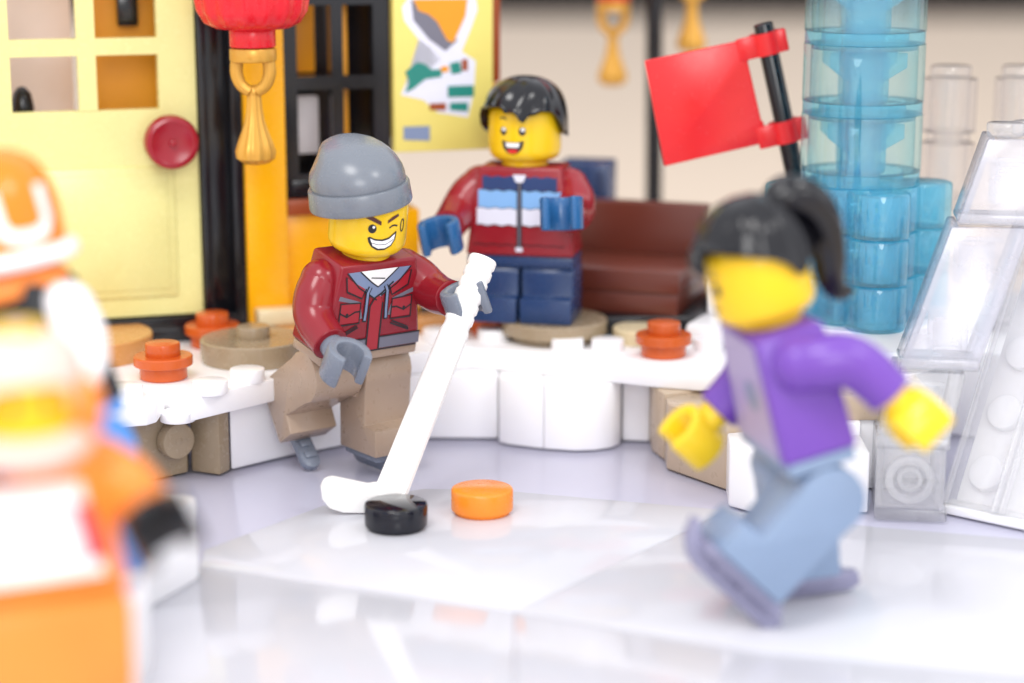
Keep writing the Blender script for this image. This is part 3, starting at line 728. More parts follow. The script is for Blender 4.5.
for k in range(5):
    z0 = 2.56 + k * 0.965
    bm = bmesh.new(); pipe(bm, 0.835, 0.74, z0 + 0.17, z0 + 0.955, 64); br = obj('round_brick', bm, 'aqua_thin', tw)
    bm = bmesh.new(); pipe(bm, 0.825, 0.60, z0, z0 + 0.165, 64); obj('joint_ring', bm, 'aqua', br)
    bm = bmesh.new()
    box(bm, -0.30, 0.30, -0.30, 0.30, z0 + 0.12, z0 + 0.85, 0.09)
    pipe(bm, 0.28, 0.2, z0 + 0.02, z0 + 0.9, 28)
    for q in range(4):
        mt = Matrix.Rotation(q * math.pi / 2 + 0.6, 4, 'Z')
        prism(bm, [(0.30, z0 + 0.86), (0.72, z0 + 0.86), (0.72, z0 + 0.66), (0.30, z0 + 0.42)], -0.025, 0.025, 0.008, mt @ Matrix(((1, 0, 0, 0), (0, 0, 1, 0), (0, 1, 0, 0), (0, 0, 0, 1))))
    obj('core_tube', bm, 'aqua', br)
    bm = bmesh.new(); cyl(bm, 0.735, z0 + 0.88, z0 + 0.95, 0.015, 48); obj('deck', bm, 'aqua', br)
    for q in range(4):
        bm = bmesh.new(); cyl(bm, 0.24, z0 + 0.952, z0 + 1.10, 0.015, 28, Matrix.Translation((0.36 * math.cos(q * math.pi / 2 + 0.2), 0.36 * math.sin(q * math.pi / 2 + 0.2), 0))); obj('stud', bm, 'aqua_thin', br)

# ------------------------------------------------------------------ clear slide pieces on the right
cs = thing('clear_slope_stack', 'stack of clear slope bricks rising beside the blue tower', 'clear bricks', (4.62, 24.4, 0.0), (0, 0, R(-8)))
bm = bmesh.new()
box(bm, 0.0, 0.86, 0.0, 0.12, 0.16, 0.95, 0.02); box(bm, 0.0, 0.1, 0.13, 1.4, 0.16, 0.95, 0.02); box(bm, 0.76, 0.86, 0.13, 1.4, 0.16, 0.95, 0.02)
box(bm, 0.0, 0.90, 0.0, 1.5, 0.0, 0.15, 0.02)
fb = obj('clear_brick', bm, 'crystal', cs)
bm = bmesh.new(); mm = Matrix.Translation((0.42, -0.0, 0.56)) @ Matrix.Rotation(R(90), 4, 'X'); pipe(bm, 0.31, 0.21, -0.1, 0.06, 36, mm); pipe(bm, 0.16, 0.10, -0.12, 0.03, 28, mm); obj('stud_socket', bm, 'crystal', fb)
def slab(y0, z0, y1, z1, x0, x1, xs, wall):
    """hollow sloping brick: front slope panel, sides, back"""
    b = bmesh.new()
    t = bmesh.new()
    def quadprism(p):
        vs = [t.verts.new(q) for q in p]
        for f in ((0, 1, 2, 3), (4, 7, 6, 5), (0, 4, 5, 1), (1, 5, 6, 2), (2, 6, 7, 3), (3, 7, 4, 0)): t.faces.new([vs[i] for i in f])
    th = 0.12
    quadprism([(x0, y0, z0), (x1, y0, z0), (x1 + xs, y1, z1), (x0 + xs, y1, z1), (x0, y0 + th, z0), (x1, y0 + th, z0), (x1 + xs, y1 + th, z1), (x0 + xs, y1 + th, z1)])
    for a, c in ((x0, x0 + 0.1), (x1 - 0.1, x1)):
        quadprism([(a, y0 + th + .01, z0), (c, y0 + th + .01, z0), (c + xs, y1 + th + .01, z1), (a + xs, y1 + th + .01, z1), (a, y0 + wall, z0), (c, y0 + wall, z0), (c + xs, y1 + wall, z1), (a + xs, y1 + wall, z1)])
    bmesh.ops.recalc_face_normals(t, faces=t.faces); bev(t, 0.018); merge(b, t)
    return b
def slope_piece(x0, y0, z0, xs, ys, zs, w, m):
    """thick sloping brick: hollow shell with side walls, shelf lip, inner tube and stud"""
    b = slab(y0, z0, y0 + ys, z0 + zs, x0, x0 + w, xs, 0.95)
    o = obj('slope_brick', b, m, cs)
    b = bmesh.new(); box(b, x0 - 0.02, x0 + w + 0.02, y0 - 0.05, y0 + 0.16, z0 - 0.02, z0 + 0.12, 0.025); box(b, x0, x0 + w, y0 + 0.16, y0 + 0.9, z0 - 0.015, z0 + 0.05, 0.015)
    obj('shelf_lip', b, 'crystal', o)
    b = bmesh.new()
    sx = xs / zs; sy = ys / zs
    n = max(1, int(zs / 0.8))
    for q in range(n):
        zz = (q + 0.45) * zs / n
        cx = x0 + w / 2 + sx * zz; cy = y0 + 0.5 + sy * zz
        pipe(b, 0.26, 0.19, z0 + zz - 0.28, z0 + zz + 0.22, 28, Matrix.Translation((cx, cy, 0)))
        box(b, cx - w / 2 + 0.12, cx + w / 2 - 0.12, cy - 0.03, cy + 0.03, z0 + zz + 0.24, z0 + zz + 0.30, 0.01)
    obj('inner_tube', b, 'crystal', o)
    return o
slope_piece(0.0, 0.02, 0.97, 0.20, 0.36, 0.88, 0.88, 'crystal')
slope_piece(0.26, 0.46, 1.90, 0.62, 0.62, 1.72, 0.98, 'crystal_lilac')
slope_piece(0.96, 1.16, 3.66, 0.36, 0.34, 1.05, 1.05, 'crystal_lilac')
for x, y, z in ((1.55, 1.75, 4.72), (1.9, 2.0, 4.72)):
    bm = bmesh.new(); cyl(bm, 0.24, z, z + 0.18, 0.02, 28, Matrix.Translation((x, y, 0))); obj('stud', bm, 'crystal', cs)

sl = thing('clear_slide', 'white based clear slide panel with studs showing through at the right edge', 'slide', (5.55, 24.75, 0.0), (0, 0, R(-40)))
def spanel(x0, x1, name):
    b = bmesh.new(); t = bmesh.new()
    z0, z1, y1, th = 0.12, 3.3, 1.9, 0.1
    def qp(p):
        vs = [t.verts.new(q) for q in p]
        for f in ((0, 1, 2, 3), (4, 7, 6, 5), (0, 4, 5, 1), (1, 5, 6, 2), (2, 6, 7, 3), (3, 7, 4, 0)): t.faces.new([vs[i] for i in f])
    qp([(x0, 0, z0), (x1, 0, z0), (x1, y1, z1), (x0, y1, z1), (x0, th, z0), (x1, th, z0), (x1, y1 + th, z1), (x0, y1 + th, z1)])
    for a in (x0, x1 - 0.09):
        qp([(a, -0.06, z0 + .02), (a + 0.09, -0.06, z0 + .02), (a + 0.09, y1 - 0.06, z1 + .02), (a, y1 - 0.06, z1 + .02), (a, -0.002, z0 + .02), (a + 0.09, -0.002, z0 + .02), (a + 0.09, y1 - 0.002, z1 + .02), (a, y1 - 0.002, z1 + .02)])
    bmesh.ops.recalc_face_normals(t, faces=t.faces); bev(t, 0.015); merge(b, t)
    return obj(name, b, 'crystal', sl)
for k in range(3):
    p = spanel(k * 0.80, k * 0.80 + 0.785, 'slide_panel')
bm = bmesh.new()
t = bmesh.new()
vs = [t.verts.new(q) for q in ((0.05, 0.28, 0.0), (2.35, 0.28, 0.0), (2.35, 2.6, 0.0), (0.05, 2.6, 0.0), (0.05, 0.33, 0.16), (2.35, 0.33, 0.16), (2.35, 2.2, 3.3), (0.05, 2.2, 3.3), (2.35, 2.6, 3.3), (0.05, 2.6, 3.3))]
for f in ((0, 3, 2, 1), (0, 1, 5, 4), (4, 5, 6, 7), (7, 6, 8, 9), (2, 3, 9, 8), (1, 2, 8, 6, 5), (0, 4, 7, 9, 3)): t.faces.new([vs[i] for i in f])
merge(bm, t); obj('white_core', bm, 'white', sl)
bm = bmesh.new()
sn = math.atan2(3.14, 1.89)
for k in range(3):
    for q in range(4):
        zz = 0.45 + q * 0.72; yy = 0.33 + (zz - 0.16) * 1.89 / 3.14
        mm = Matrix.Translation((k * 0.8 + 0.39, yy, zz)) @ Matrix.Rotation(R(90) - (R(90) - sn), 4, 'X')
        cyl(bm, 0.23, -0.02, 0.13, 0.02, 28, mm)
obj('stud', bm, 'white', sl)
bm = bmesh.new(); box(bm, -0.02, 2.42, -0.05, 0.3, 0.0, 0.11, 0.02); obj('toe_plate', bm, 'white', sl)

# clear round bricks standing further back
for i, (x, y, lab) in enumerate(((6.55, 30.0, 'clear round brick column just right of the blue tower, set far back'), (7.62, 30.0, 'clear round brick column behind the top of the clear slope stack'))):
    o = thing('clear_column', lab, 'clear column', (x, y, 1.283), (0, 0, 0), 'clear columns behind the slide')
    for k in range(4):
        z0 = k * 0.96; bm = bmesh.new()
        pipe(bm, 0.40, 0.30, z0 + 0.16, z0 + 0.95, 36); pipe(bm, 0.33, 0.22, z0, z0 + 0.15, 36); b = obj('round_brick', bm, 'crystal_thin', o)
    bm = bmesh.new(); cyl(bm, 0.3, 3.85, 4.02, 0.02, 32); obj('stud', bm, 'crystal_thin', o)
bm = bmesh.new(); prism(bm, [(5.7, 28.95), (9, 27.5), (9, 33), (5.7, 33)], -0.02, 1.28, 0.03)
tag(obj('snow_block', bm, 'white'), 'white snow block behind the clear slide carrying the clear columns', 'toy snow block')

# ------------------------------------------------------------------ pucks
def puck(label, x, y, m):
    bm = bmesh.new(); lathe(bm, [(0.0, 0), (0.355, 0.0), (0.36, 0.035), (0.395, 0.045), (0.40, 0.06), (0.40, 0.295), (0.392, 0.315), (0.375, 0.325), (0, 0.325)], 64)
    o = tag(obj('puck', bm, m), label, 'puck', 'pucks on the ice'); o.location = (x, y, 0.002)
    return o
puck('shiny black round puck lying beside the hockey stick blade', -1.46, 24.1, 'puck_black')
puck('bright orange round puck lying on the ice alone', -0.385, 24.74, 'puck_orange')

# ------------------------------------------------------------------ main player
mm = dict(leg='tan_trouser', hips='tan_trouser', torso='red_jacket', arm='red_jacket', hand='grey_hand', head='yellow')
pl = figure('toy_figure', 'grinning toy figure in grey beanie and dark red jacket holding the white hockey stick', (-2.19, 26.6, 0.30), 37, 13, 0, 1.0, (-58, 0), ((24, 8, 5), (57, 20, 0)), mm, ('skate_grey', 0.85), head=(-11, 0, -2))
ey = [('f', disc(-0.145, 0.555, 0.055, 0.062))]
face_part(pl, 'eye', 'print_black', ey)
face_part(pl, 'eye_glint', 'print_white', [('f', disc(-0.128, 0.578, 0.018))], 0.009)
face_part(pl, 'eye', 'print_black', [('s', [(0.09, 0.555), (0.13, 0.582), (0.17, 0.585), (0.22, 0.565)], 0.022)])
face_part(pl, 'eyebrow', 'print_brown', [('f', [(-0.25, 0.70), (-0.235, 0.735), (-0.13, 0.715), (-0.03, 0.655), (-0.03, 0.60), (-0.10, 0.635), (-0.16, 0.665)])])
face_part(pl, 'eyebrow', 'print_brown', [('f', [(0.06, 0.62), (0.06, 0.665), (0.13, 0.71), (0.22, 0.735), (0.24, 0.70), (0.15, 0.665)])])
mo = [(-0.20, 0.43), (-0.17, 0.445), (-0.10, 0.415), (0.0, 0.405), (0.09, 0.425), (0.17, 0.475), (0.205, 0.50), (0.215, 0.48), (0.20, 0.38), (0.14, 0.30), (0.04, 0.255), (-0.06, 0.255), (-0.14, 0.30), (-0.185, 0.37)]
face_part(pl, 'mouth', 'print_black', [('f', mo)])
te = [(-0.165, 0.42), (-0.10, 0.392), (0.0, 0.382), (0.09, 0.40), (0.19, 0.465), (0.175, 0.38), (0.125, 0.315), (0.04, 0.28), (-0.05, 0.28), (-0.125, 0.32)]
face_part(pl, 'teeth', 'print_white', [('f', te)], 0.009)
face_part(pl, 'tooth_line', 'print_grey', [('s', [(-0.14, 0.36), (-0.05, 0.335), (0.05, 0.335), (0.17, 0.39)], 0.010)], 0.011)
face_part(pl, 'cheek_line', 'print_black', [('s', disc(0.325, 0.55, 0.035, 0.085) + [disc(0.325, 0.55, 0.035, 0.085)[0]], 0.018)])
# jacket printing
U = lambda p: mir(p)
hood = [(-0.50, 1.175), (-0.30, 1.175), (0.0, 0.93), (0.30, 1.175), (0.50, 1.175), (0.30, 0.95), (0.0, 0.74), (-0.30, 0.95)]
chest_part(pl, 'print', 'print_grey', [('f', [(-0.76, 0.03), (-0.76 + 0.002, 0.19), (-0.10, 0.19), (-0.10, 0.03)]), ('f', [(0.76, 0.03), (0.758, 0.19), (0.10, 0.19), (0.10, 0.03)]),
    ('f', [(-0.60, 0.80), (-0.58, 0.86), (-0.25, 0.74), (-0.25, 0.70)]), ('f', U([(-0.60, 0.80), (-0.58, 0.86), (-0.25, 0.74), (-0.25, 0.70)])),
    ('f', [(-0.40, 0.50), (-0.24, 0.66), (-0.20, 0.5)]), ('f', U([(-0.40, 0.50), (-0.24, 0.66), (-0.20, 0.5)]))], 0.004)
chest_part(pl, 'print', 'print_white', [('f', [(-0.30, 1.175), (0.30, 1.175), (0.0, 0.93)])], 0.005)
chest_part(pl, 'print', 'print_bluegrey', [('f', hood)], 0.006)
chest_part(pl, 'print', 'print_red', [('f', [(-0.085, 0.02), (-0.085, 0.66), (-0.02, 0.78), (0.05, 0.80), (0.085, 0.70), (0.085, 0.02)]),
    ('f', [(-0.50, 1.11), (-0.47, 0.92), (-0.24, 0.80), (-0.20, 0.92)]), ('f', U([(-0.50, 1.11), (-0.47, 0.92), (-0.24, 0.80), (-0.20, 0.92)])),
    ('f', [(-0.57, 0.46), (-0.57, 0.74), (-0.25, 0.72), (-0.25, 0.46)]), ('f', U([(-0.57, 0.46), (-0.57, 0.74), (-0.25, 0.72), (-0.25, 0.46)]))], 0.008)
lines = []
pocket = [(-0.57, 0.44), (-0.56, 0.75), (-0.25, 0.73), (-0.25, 0.44)]
flap = [(-0.57, 0.62), (-0.45, 0.55), (-0.33, 0.61), (-0.25, 0.61)]
fl2 = [(-0.51, 1.12), (-0.48, 0.91), (-0.24, 0.79), (-0.18, 0.92)]
slash = [(-0.56, 0.25), (-0.54, 0.29), (-0.28, 0.41), (-0.26, 0.38)]
for p in (loop(pocket), flap, fl2, loop(slash)): lines += [('s', p, 0.024), ('s', U(p), 0.024)]
lines += [('s', [(-0.10, 0.02), (-0.10, 0.66), (-0.03, 0.78), (0.06, 0.83), (0.24, 0.98)], 0.024), ('s', [(0.10, 0.02), (0.10, 0.70)], 0.024), ('s', [(-0.76, 0.20), (-0.10, 0.20)], 0.022), ('s', [(0.10, 0.20), (0.76, 0.20)], 0.022),
    ('s', [(-0.30, 1.175), (-0.1, 1.0), (0.0, 0.93), (0.1, 1.0), (0.30, 1.175)], 0.018), ('s', [(-0.50, 1.175), (-0.30, 0.95), (-0.0, 0.74)], 0.02), ('s', [(0.50, 1.175), (0.30, 0.95), (0.06, 0.80)], 0.02), ('s', [(0.1, 1.04), (-0.12, 1.07)], 0.014),
    ('f', disc(-0.45, 0.585, 0.022)), ('f', disc(0.45, 0.585, 0.022)), ('s', [(-0.72, 0.015), (0.72, 0.015)], 0.022)]
chest_part(pl, 'print_outline', 'print_black', lines, 0.011)
st = [(-0.12, 0.94), (-0.155, 0.86), (-0.16, 0.60), (-0.17, 0.45)]
chest_part(pl, 'print_outline', 'print_black', [('s', st, 0.066), ('s', U(st), 0.066)], 0.013)
chest_part(pl, 'drawstring', 'print_bluegrey', [('s', st[:1] + st[1:3] + [(-0.168, 0.47)], 0.034), ('s', U(st[:3] + [(-0.168, 0.47)]), 0.034)], 0.016)
# beanie
bm = bmesh.new(); t = bmesh.new(); seg = 72; rings = []
prof = [(0.56, 0.50), (0.64, 0.49), (0.675, 0.51), (0.685, 0.54), (0.672, 0.80), (0.66, 0.825), (0.625, 0.83), (0.632, 0.86), (0.635, 0.95), (0.62, 1.06), (0.585, 1.17), (0.53, 1.28), (0.46, 1.37), (0.37, 1.45), (0.265, 1.50), (0.14, 1.53), (0.0, 1.54)]
for r, z in prof:
    f = max(0, (z - 0.83) / 0.715)
    ring = []
    for i in range(seg if r > 0 else 1):
        a = 2 * math.pi * i / seg
        rr = r
        dent = 0.0
        da = abs(((a - R(160)) + math.pi) % (2 * math.pi) - math.pi)   # fold on the figure's right rear
        if f > 0.25: dent = 0.10 * math.exp(-(da / 0.5) ** 2) * math.exp(-((f - 0.62) / 0.22) ** 2)
        rr = max(0, rr - dent)
        ring.append(t.verts.new((rr * math.cos(a) - 0.05 * f ** 1.5, rr * math.sin(a) * 1.03 + 0.14 * f ** 1.5, z + 0.03 * f * math.sin(a))))
    rings.append(ring)
for a, c in zip(rings, rings[1:]):
    for i in range(seg):
        j = (i + 1) % seg
        if len(c) == 1: t.faces.new((a[i], a[j], c[0]))
        else: t.faces.new((a[i], a[j], c[j], c[i]))
bmesh.ops.recalc_face_normals(t, faces=t.faces); merge(bm, t)
hatm = pl['hm'] @ Matrix.Translation((-0.02, 0, 0.25)) @ Matrix.Rotation(R(-9), 4, 'Y') @ Matrix.Rotation(R(-9), 4, 'X') @ Matrix.Diagonal((1, 1, 0.87, 1))
obj('beanie', bm, 'grey_blue', pl['root'], mtx=hatm)

# hockey stick
bpy.context.view_layer.update()
hc = pl['world'](pl['hand'][1] @ Vector((0, 0, 0.40)))
heel = Vector((-1.58, 24.75, 0.22))
ax = (hc - heel).normalized(); top = hc + ax * 0.62
stk = thing('hockey_stick', 'white hockey stick held by the beanie figure, its blade resting on the ice', 'hockey stick', heel)
L = (top - heel).length
xa = ax.cross(Vector((0, 1, 0))).normalized(); ya = ax.cross(xa).normalized()
SM = Matrix(((xa.x, ya.x, ax.x, 0), (xa.y, ya.y, ax.y, 0), (xa.z, ya.z, ax.z, 0), (0, 0, 0, 1)))
bm = bmesh.new()
prof = []
z = L - 0.92
while z < L - 0.10:
    prof += [(0.172, z), (0.19, z + 0.025), (0.19, z + 0.115), (0.172, z + 0.14)]; z += 0.16
lathe(bm, [(0.175, L - 1.05)] + prof + [(0.185, L - 0.03), (0.16, L), (0, L)], 32, SM)
obj('grip', bm, 'stick_white', stk)
bm = bmesh.new()
t = bmesh.new(); rings = []
for z, hw, hd in ((-0.05, 0.215, 0.10), (0.5, 0.205, 0.11), (1.2, 0.20, 0.12), (L - 1.5, 0.19, 0.15), (L - 1.04, 0.185, 0.165), (L - 1.0, 0.175, 0.155)):
    rings.append([t.verts.new((x * hw, y * hd, z)) for x, y in ((-1, -.6), (-.8, -1), (.8, -1), (1, -.6), (1, .6), (.8, 1), (-.8, 1), (-1, .6))])
for a, c in zip(rings, rings[1:]):
    for i in range(8): t.faces.new((a[i], a[(i + 1) % 8], c[(i + 1) % 8], c[i]))
t.faces.new(rings[0][::-1]); t.faces.new(rings[-1]); bmesh.ops.recalc_face_normals(t, faces=t.faces); merge(bm, t, SM)
obj('shaft', bm, 'stick_white', stk)
bm = bmesh.new()
blade = [(0.22, -0.10), (0.20, 0.10), (0.02, 0.20), (-0.28, 0.17), (-0.55, 0.24), (-0.74, 0.29), (-0.84, 0.26), (-0.885, 0.16), (-0.87, 0.0), (-0.78, -0.13), (-0.6, -0.195), (-0.3, -0.215), (0.1, -0.215)]
BM = Matrix.Rotation(R(8), 4, 'Z') @ Matrix(((1, 0, 0, 0), (0, 0, -1, 0.09), (0, 1, 0, 0), (0, 0, 0, 1)))
prism(bm, blade, 0, 0.18, 0.05, BM); obj('blade', bm, 'stick_white', stk)

# ------------------------------------------------------------------ boy
bmats = dict(leg='navy', hips='navy', torso='boy_red', arm='boy_red', hand='glove_blue', head='yellow')
boy = figure('toy_figure', 'smiling toy boy with black hair and striped winter jacket standing on the tan pedestal', (0.19, 29.4, 1.603), -12, 0, 0, 1.03, (0, 0), ((28, 18, 25), (50, 4, 0)), bmats, short=True, head=(-8, 0, 0))
for s in (-1, 1):
    face_part(boy, 'eye', 'print_black', [('f', disc(s * 0.14, 0.54, 0.052, 0.06))])
    face_part(boy, 'eye_glint', 'print_white', [('f', disc(s * 0.14 + 0.008, 0.565, 0.030, 0.026))], 0.009)
    face_part(boy, 'eyebrow', 'print_black', [('s', [(s * 0.09, 0.70), (s * 0.14, 0.73), (s * 0.20, 0.715)], 0.024)])
face_part(boy, 'mouth', 'print_black', [('f', [(-0.17, 0.40), (-0.15, 0.41), (-0.07, 0.385), (0.07, 0.385), (0.15, 0.41), (0.17, 0.40), (0.14, 0.30), (0.08, 0.235), (0, 0.215), (-0.08, 0.235), (-0.14, 0.30)])])
face_part(boy, 'teeth', 'print_white', [('f', [(-0.11, 0.375), (0.11, 0.375), (0.085, 0.315), (-0.085, 0.315)])], 0.009)
face_part(boy, 'tongue', 'print_tongue', [('f', [(-0.09, 0.275), (0.0, 0.29), (0.09, 0.275), (0.05, 0.235), (0, 0.228), (-0.05, 0.235)])], 0.009)
hem = [(-180, 0.40), (-110, 0.42), (-92, 0.47), (-80, 0.56), (-70, 0.74), (-60, 0.82), (-48, 0.86), (-40, 0.84), (-30, 0.88), (-12, 0.88), (-6, 0.80), (2, 0.82), (8, 0.80), (14, 0.69), (19, 0.68), (24, 0.77), (34, 0.79), (42, 0.83), (56, 0.82), (66, 0.74), (76, 0.58), (90, 0.47), (110, 0.42), (180, 0.40)]
hb = hair_bm(hem, 0.615, 0.64, 1.28, groove=10, amp=0.045, swirl=4.5, lump=0.03)
obj('hair', hb, 'hair_black', boy['root'], 60, mtx=boy['hm'])
def sc(y, n=6, a=0.012, x0=-0.6, x1=0.6): return [(x0 + (x1 - x0) * i / (n * 4), y + a * math.sin(i / (n * 4) * n * 2 * math.pi)) for i in range(n * 4 + 1)]
def band(y0, y1, x0=-0.6, x1=0.6): return sc(y0, x0=x0, x1=x1) + sc(y1, x0=x0, x1=x1)[::-1]
chest_part(boy, 'print', 'print_navy', [('f', band(0.95, 1.14, -0.54, 0.54))], 0.004)
chest_part(boy, 'print', 'print_sky', [('f', band(0.69, 0.945, -0.60, 0.60))], 0.004)
chest_part(boy, 'print', 'print_pale', [('f', band(0.44, 0.685, -0.62, 0.62))], 0.004)
chest_part(boy, 'print_outline', 'print_black', [('s', sc(0.945, x0=-0.56, x1=0.56), 0.012), ('s', sc(0.687), 0.010), ('s', sc(0.438, x0=-0.62, x1=0.62), 0.014), ('s', sc(0.16, x0=-0.66, x1=0.66, a=0.008), 0.014)], 0.008)
chest_part(boy, 'zipper', 'print_black', [('f', [(-0.04, 0.10), (0.04, 0.10), (0.035, 1.06), (-0.035, 1.06)])], 0.010)
chest_part(boy, 'zipper_teeth', 'print_grey', [('f', [(-0.012, 0.10), (0.012, 0.10), (0.012, 1.06), (-0.012, 1.06)])], 0.013)
chest_part(boy, 'collar_print', 'print_pale', [('f', [(-0.10, 1.17), (0.10, 1.17), (0.05, 1.06), (-0.05, 1.06)]), ('f', [(-0.05, 0.07), (0.05, 0.07), (0.05, 0.13), (-0.05, 0.13)])], 0.014)

# ------------------------------------------------------------------ skating woman
wm = dict(leg='jeans', hips='jeans', torso='purple', arm='purple', hand='hand_yellow', head='yellow')
wo = figure('toy_figure', 'toy figure with black ponytail, purple jacket and blue jeans skating toward the left', (3.21, 21.12, 0.32), -78, 14, 0, 1.06, (-4, 44), ((8, 10, 0), (-80, 14, 0)), wm, ('lavender_skate', 1.15), head=(0, 2, 0))
for s in (-1, 1):
    face_part(wo, 'eye', 'print_black', [('f', disc(s * 0.17, 0.53, 0.06, 0.07))])
    face_part(wo, 'eyebrow', 'print_black', [('s', [(s * 0.09, 0.66), (s * 0.15, 0.685), (s * 0.22, 0.66)], 0.024)])
face_part(wo, 'mouth', 'print_brown', [('s', [(-0.12, 0.34), (-0.06, 0.30), (0.06, 0.30), (0.12, 0.34)], 0.03)])
chest_part(wo, 'print', 'lilac', [('f', [(-0.5, 1.2), (0.5, 1.2), (0.66, 0.03), (-0.66, 0.03)])], 0.004)
chest_part(wo, 'print', 'print_bluegrey', [('f', disc(0.12, 0.6, 0.2, 0.16))], 0.008)
hem = [(-180, 0.64), (-140, 0.62), (-110, 0.70), (-90, 0.80), (-60, 0.88), (-30, 0.94), (-5, 0.96), (10, 1.00), (30, 0.99), (50, 0.93), (70, 0.86), (90, 0.78), (106, 0.66), (116, 0.52), (124, 0.50), (134, 0.60), (180, 0.64)]
hb = hair_bm(hem, 0.575, 0.605, 1.34, groove=15, amp=0.036, swirl=3.0)
tube(hb, [(0.04, -0.52, 0.98, 0.10), (0.16, -0.62, 0.86, 0.09), (0.27, -0.60, 0.76, 0.04)], 14, 4)
ho = obj('hair', hb, 'hair_black', wo['root'], 60, mtx=wo['hm'])
tb = bmesh.new()
tube(tb, [(0, 0.28, 1.08, 0.14), (0, 0.42, 1.19, 0.19), (0, 0.57, 1.18, 0.205), (0, 0.71, 1.03, 0.205), (0, 0.78, 0.78, 0.195), (0, 0.77, 0.50, 0.175), (0, 0.73, 0.24, 0.14), (0, 0.78, 0.08, 0.105), (0, 0.92, 0.04, 0.05)], 40, 6, ridges=7, amp=0.06)
ball(tb, 0.21, (0, 0.32, 1.04))
obj('ponytail', tb, 'hair_black', ho, 60, mtx=wo['hm'])

# ------------------------------------------------------------------ helmeted figure and suited figure (near left)
um = dict(leg='suit_blue', hips='suit_blue', torso='black', arm='white', hand='black', head='yellow')
uf = figure('toy_figure', 'blurred toy figure in orange helmet marked U with white sleeve and blue legs', (-4.68, 19.6, 0.965), -25, 0, -15, 1.04, (0, 20), ((0, 8, 0), (10, -6, 0)), um, head=(68, 0, 0))
bm = bmesh.new()
t = bmesh.new(); seg = 64; rings = []
hp_ = [(0.56, 0.28), (0.64, 0.27), (0.67, 0.31), (0.68, 0.45), (0.69, 0.62), (0.69, 0.82), (0.66, 1.0), (0.60, 1.14), (0.50, 1.25), (0.36, 1.33), (0.2, 1.37), (0.0, 1.38)]
for r, z in hp_: rings.append([t.verts.new((r * math.cos(2 * math.pi * i / seg), r * 1.06 * math.sin(2 * math.pi * i / seg), z)) for i in range(seg if r else 1)])
for a, c in zip(rings, rings[1:]):
    for i in range(seg):
        j = (i + 1) % seg
        t.faces.new((a[i], a[j], c[0]) if len(c) == 1 else (a[i], a[j], c[j], c[i]))
bmesh.ops.recalc_face_normals(t, faces=t.faces); merge(bm, t)
hel = obj('helmet', bm, 'helmet_orange', uf['root'], mtx=uf['hm'])
def helm(a, z, off=0.012):
    prev = hp_[0]
    r = 0.69
    for (r0, z0), (r1, z1) in zip(hp_[2:], hp_[3:]):
        if z0 <= z <= z1: r = r0 + (r1 - r0) * (z - z0) / (z1 - z0)
    th = a / 0.69; r += off
    return uf['hm'] @ Vector((r * math.sin(th), -r * 1.06 * math.cos(th), z))
bm = bmesh.new(); up_ = [(-0.27, 0.92), (-0.26, 0.60), (-0.20, 0.49), (-0.08, 0.45), (0.08, 0.45), (0.20, 0.49), (0.26, 0.60), (0.27, 0.92)]
stroke(bm, up_, 0.135, helm)
obj('helmet_letter', bm, 'print_white', hel)
bm = bmesh.new(); pts = []
for i in range(25):
    a = R(-150 + 300 * i / 24); rr = 0.705
    pts.append((rr * math.sin(a), -rr * 1.06 * math.cos(a), 0.24 + 0.16 * (1 - math.cos(a)) * 0.55, 0.085))
tube(bm, pts, 14, 1); obj('helmet_rim', bm, 'white', hel, mtx=uf['hm'])
bm = bmesh.new(); lathe(bm, [(0.50, -0.12), (0.62, -0.08), (0.64, 0.02), (0.60, 0.12), (0.48, 0.16)], 40); obj('scarf', bm, 'suit_orange', uf['root'], mtx=uf['hm'])

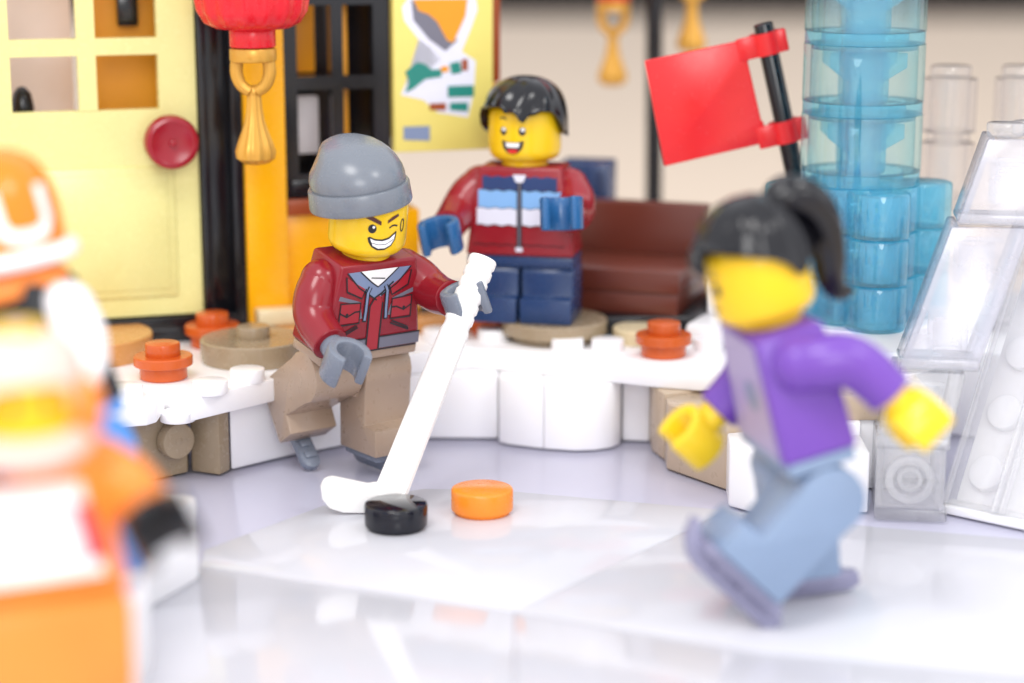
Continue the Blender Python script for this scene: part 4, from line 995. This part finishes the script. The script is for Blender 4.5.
am = dict(leg='suit_orange', hips='suit_orange', torso='suit_orange', arm='suit_orange', hand='black', head='yellow')
af = figure('toy_figure', 'very blurred toy figure in orange and white hooded suit with black hands, nearest the viewer', (-4.2, 16.5, 0.965), 24, 0, 0, 1.0, (0, 0), ((10, 10, 0), (46, 24, 0)), am, short=True, head=(0, 6, 0))
hem = [(-180, 0.0), (-70, 0.05), (-50, 0.22), (-42, 0.45), (-34, 0.66), (-15, 0.72), (15, 0.72), (34, 0.66), (42, 0.45), (50, 0.22), (70, 0.05), (180, 0.0)]
hb = hair_bm(hem, 0.58, 0.60, 1.06, groove=0, amp=0)
hd = obj('hood', hb, 'hood_white', af['root'], 60, mtx=af['hm'])
for s in (-1, 1):
    bm = bmesh.new(); ball(bm, 0.18, (s * 0.50, -0.40, 0.42), sc=(0.7, 0.7, 1.6)); obj('hood_patch', bm, 'suit_orange', hd, mtx=af['hm'])
bm = bmesh.new(); tube(bm, [(-0.45, -0.38, 0.16, 0.12), (-0.2, -0.54, 0.10, 0.15), (0.2, -0.54, 0.10, 0.15), (0.45, -0.38, 0.16, 0.12)], 16, 4); obj('muffler', bm, 'hood_white', hd, mtx=af['hm'])
bm = bmesh.new(); box(bm, -0.80, 0.80, -0.54, 0.42, 0.01, 0.93, 0.12); obj('robe_skirt', bm, 'suit_orange', af['root'])
chest_part(af, 'print', 'print_white', [('f', [(-0.42, 0.98), (0.42, 0.98), (0.60, 0.14), (-0.60, 0.14)])], 0.006)
chest_part(af, 'print_stripe', 'print_crimson', [('f', [(0.34, 0.8), (0.48, 0.78), (0.62, 0.30), (0.46, 0.26)]), ('f', [(-0.34, 0.8), (-0.48, 0.78), (-0.62, 0.30), (-0.46, 0.26)])], 0.009)
chest_part(af, 'collar_print', 'print_navy', [('f', [(-0.5, 1.18), (-0.1, 1.18), (-0.1, 1.04), (-0.52, 1.04)])], 0.009)
for s in (-1, 1): face_part(af, 'eye', 'print_black', [('f', disc(s * 0.15, 0.52, 0.05, 0.06))])
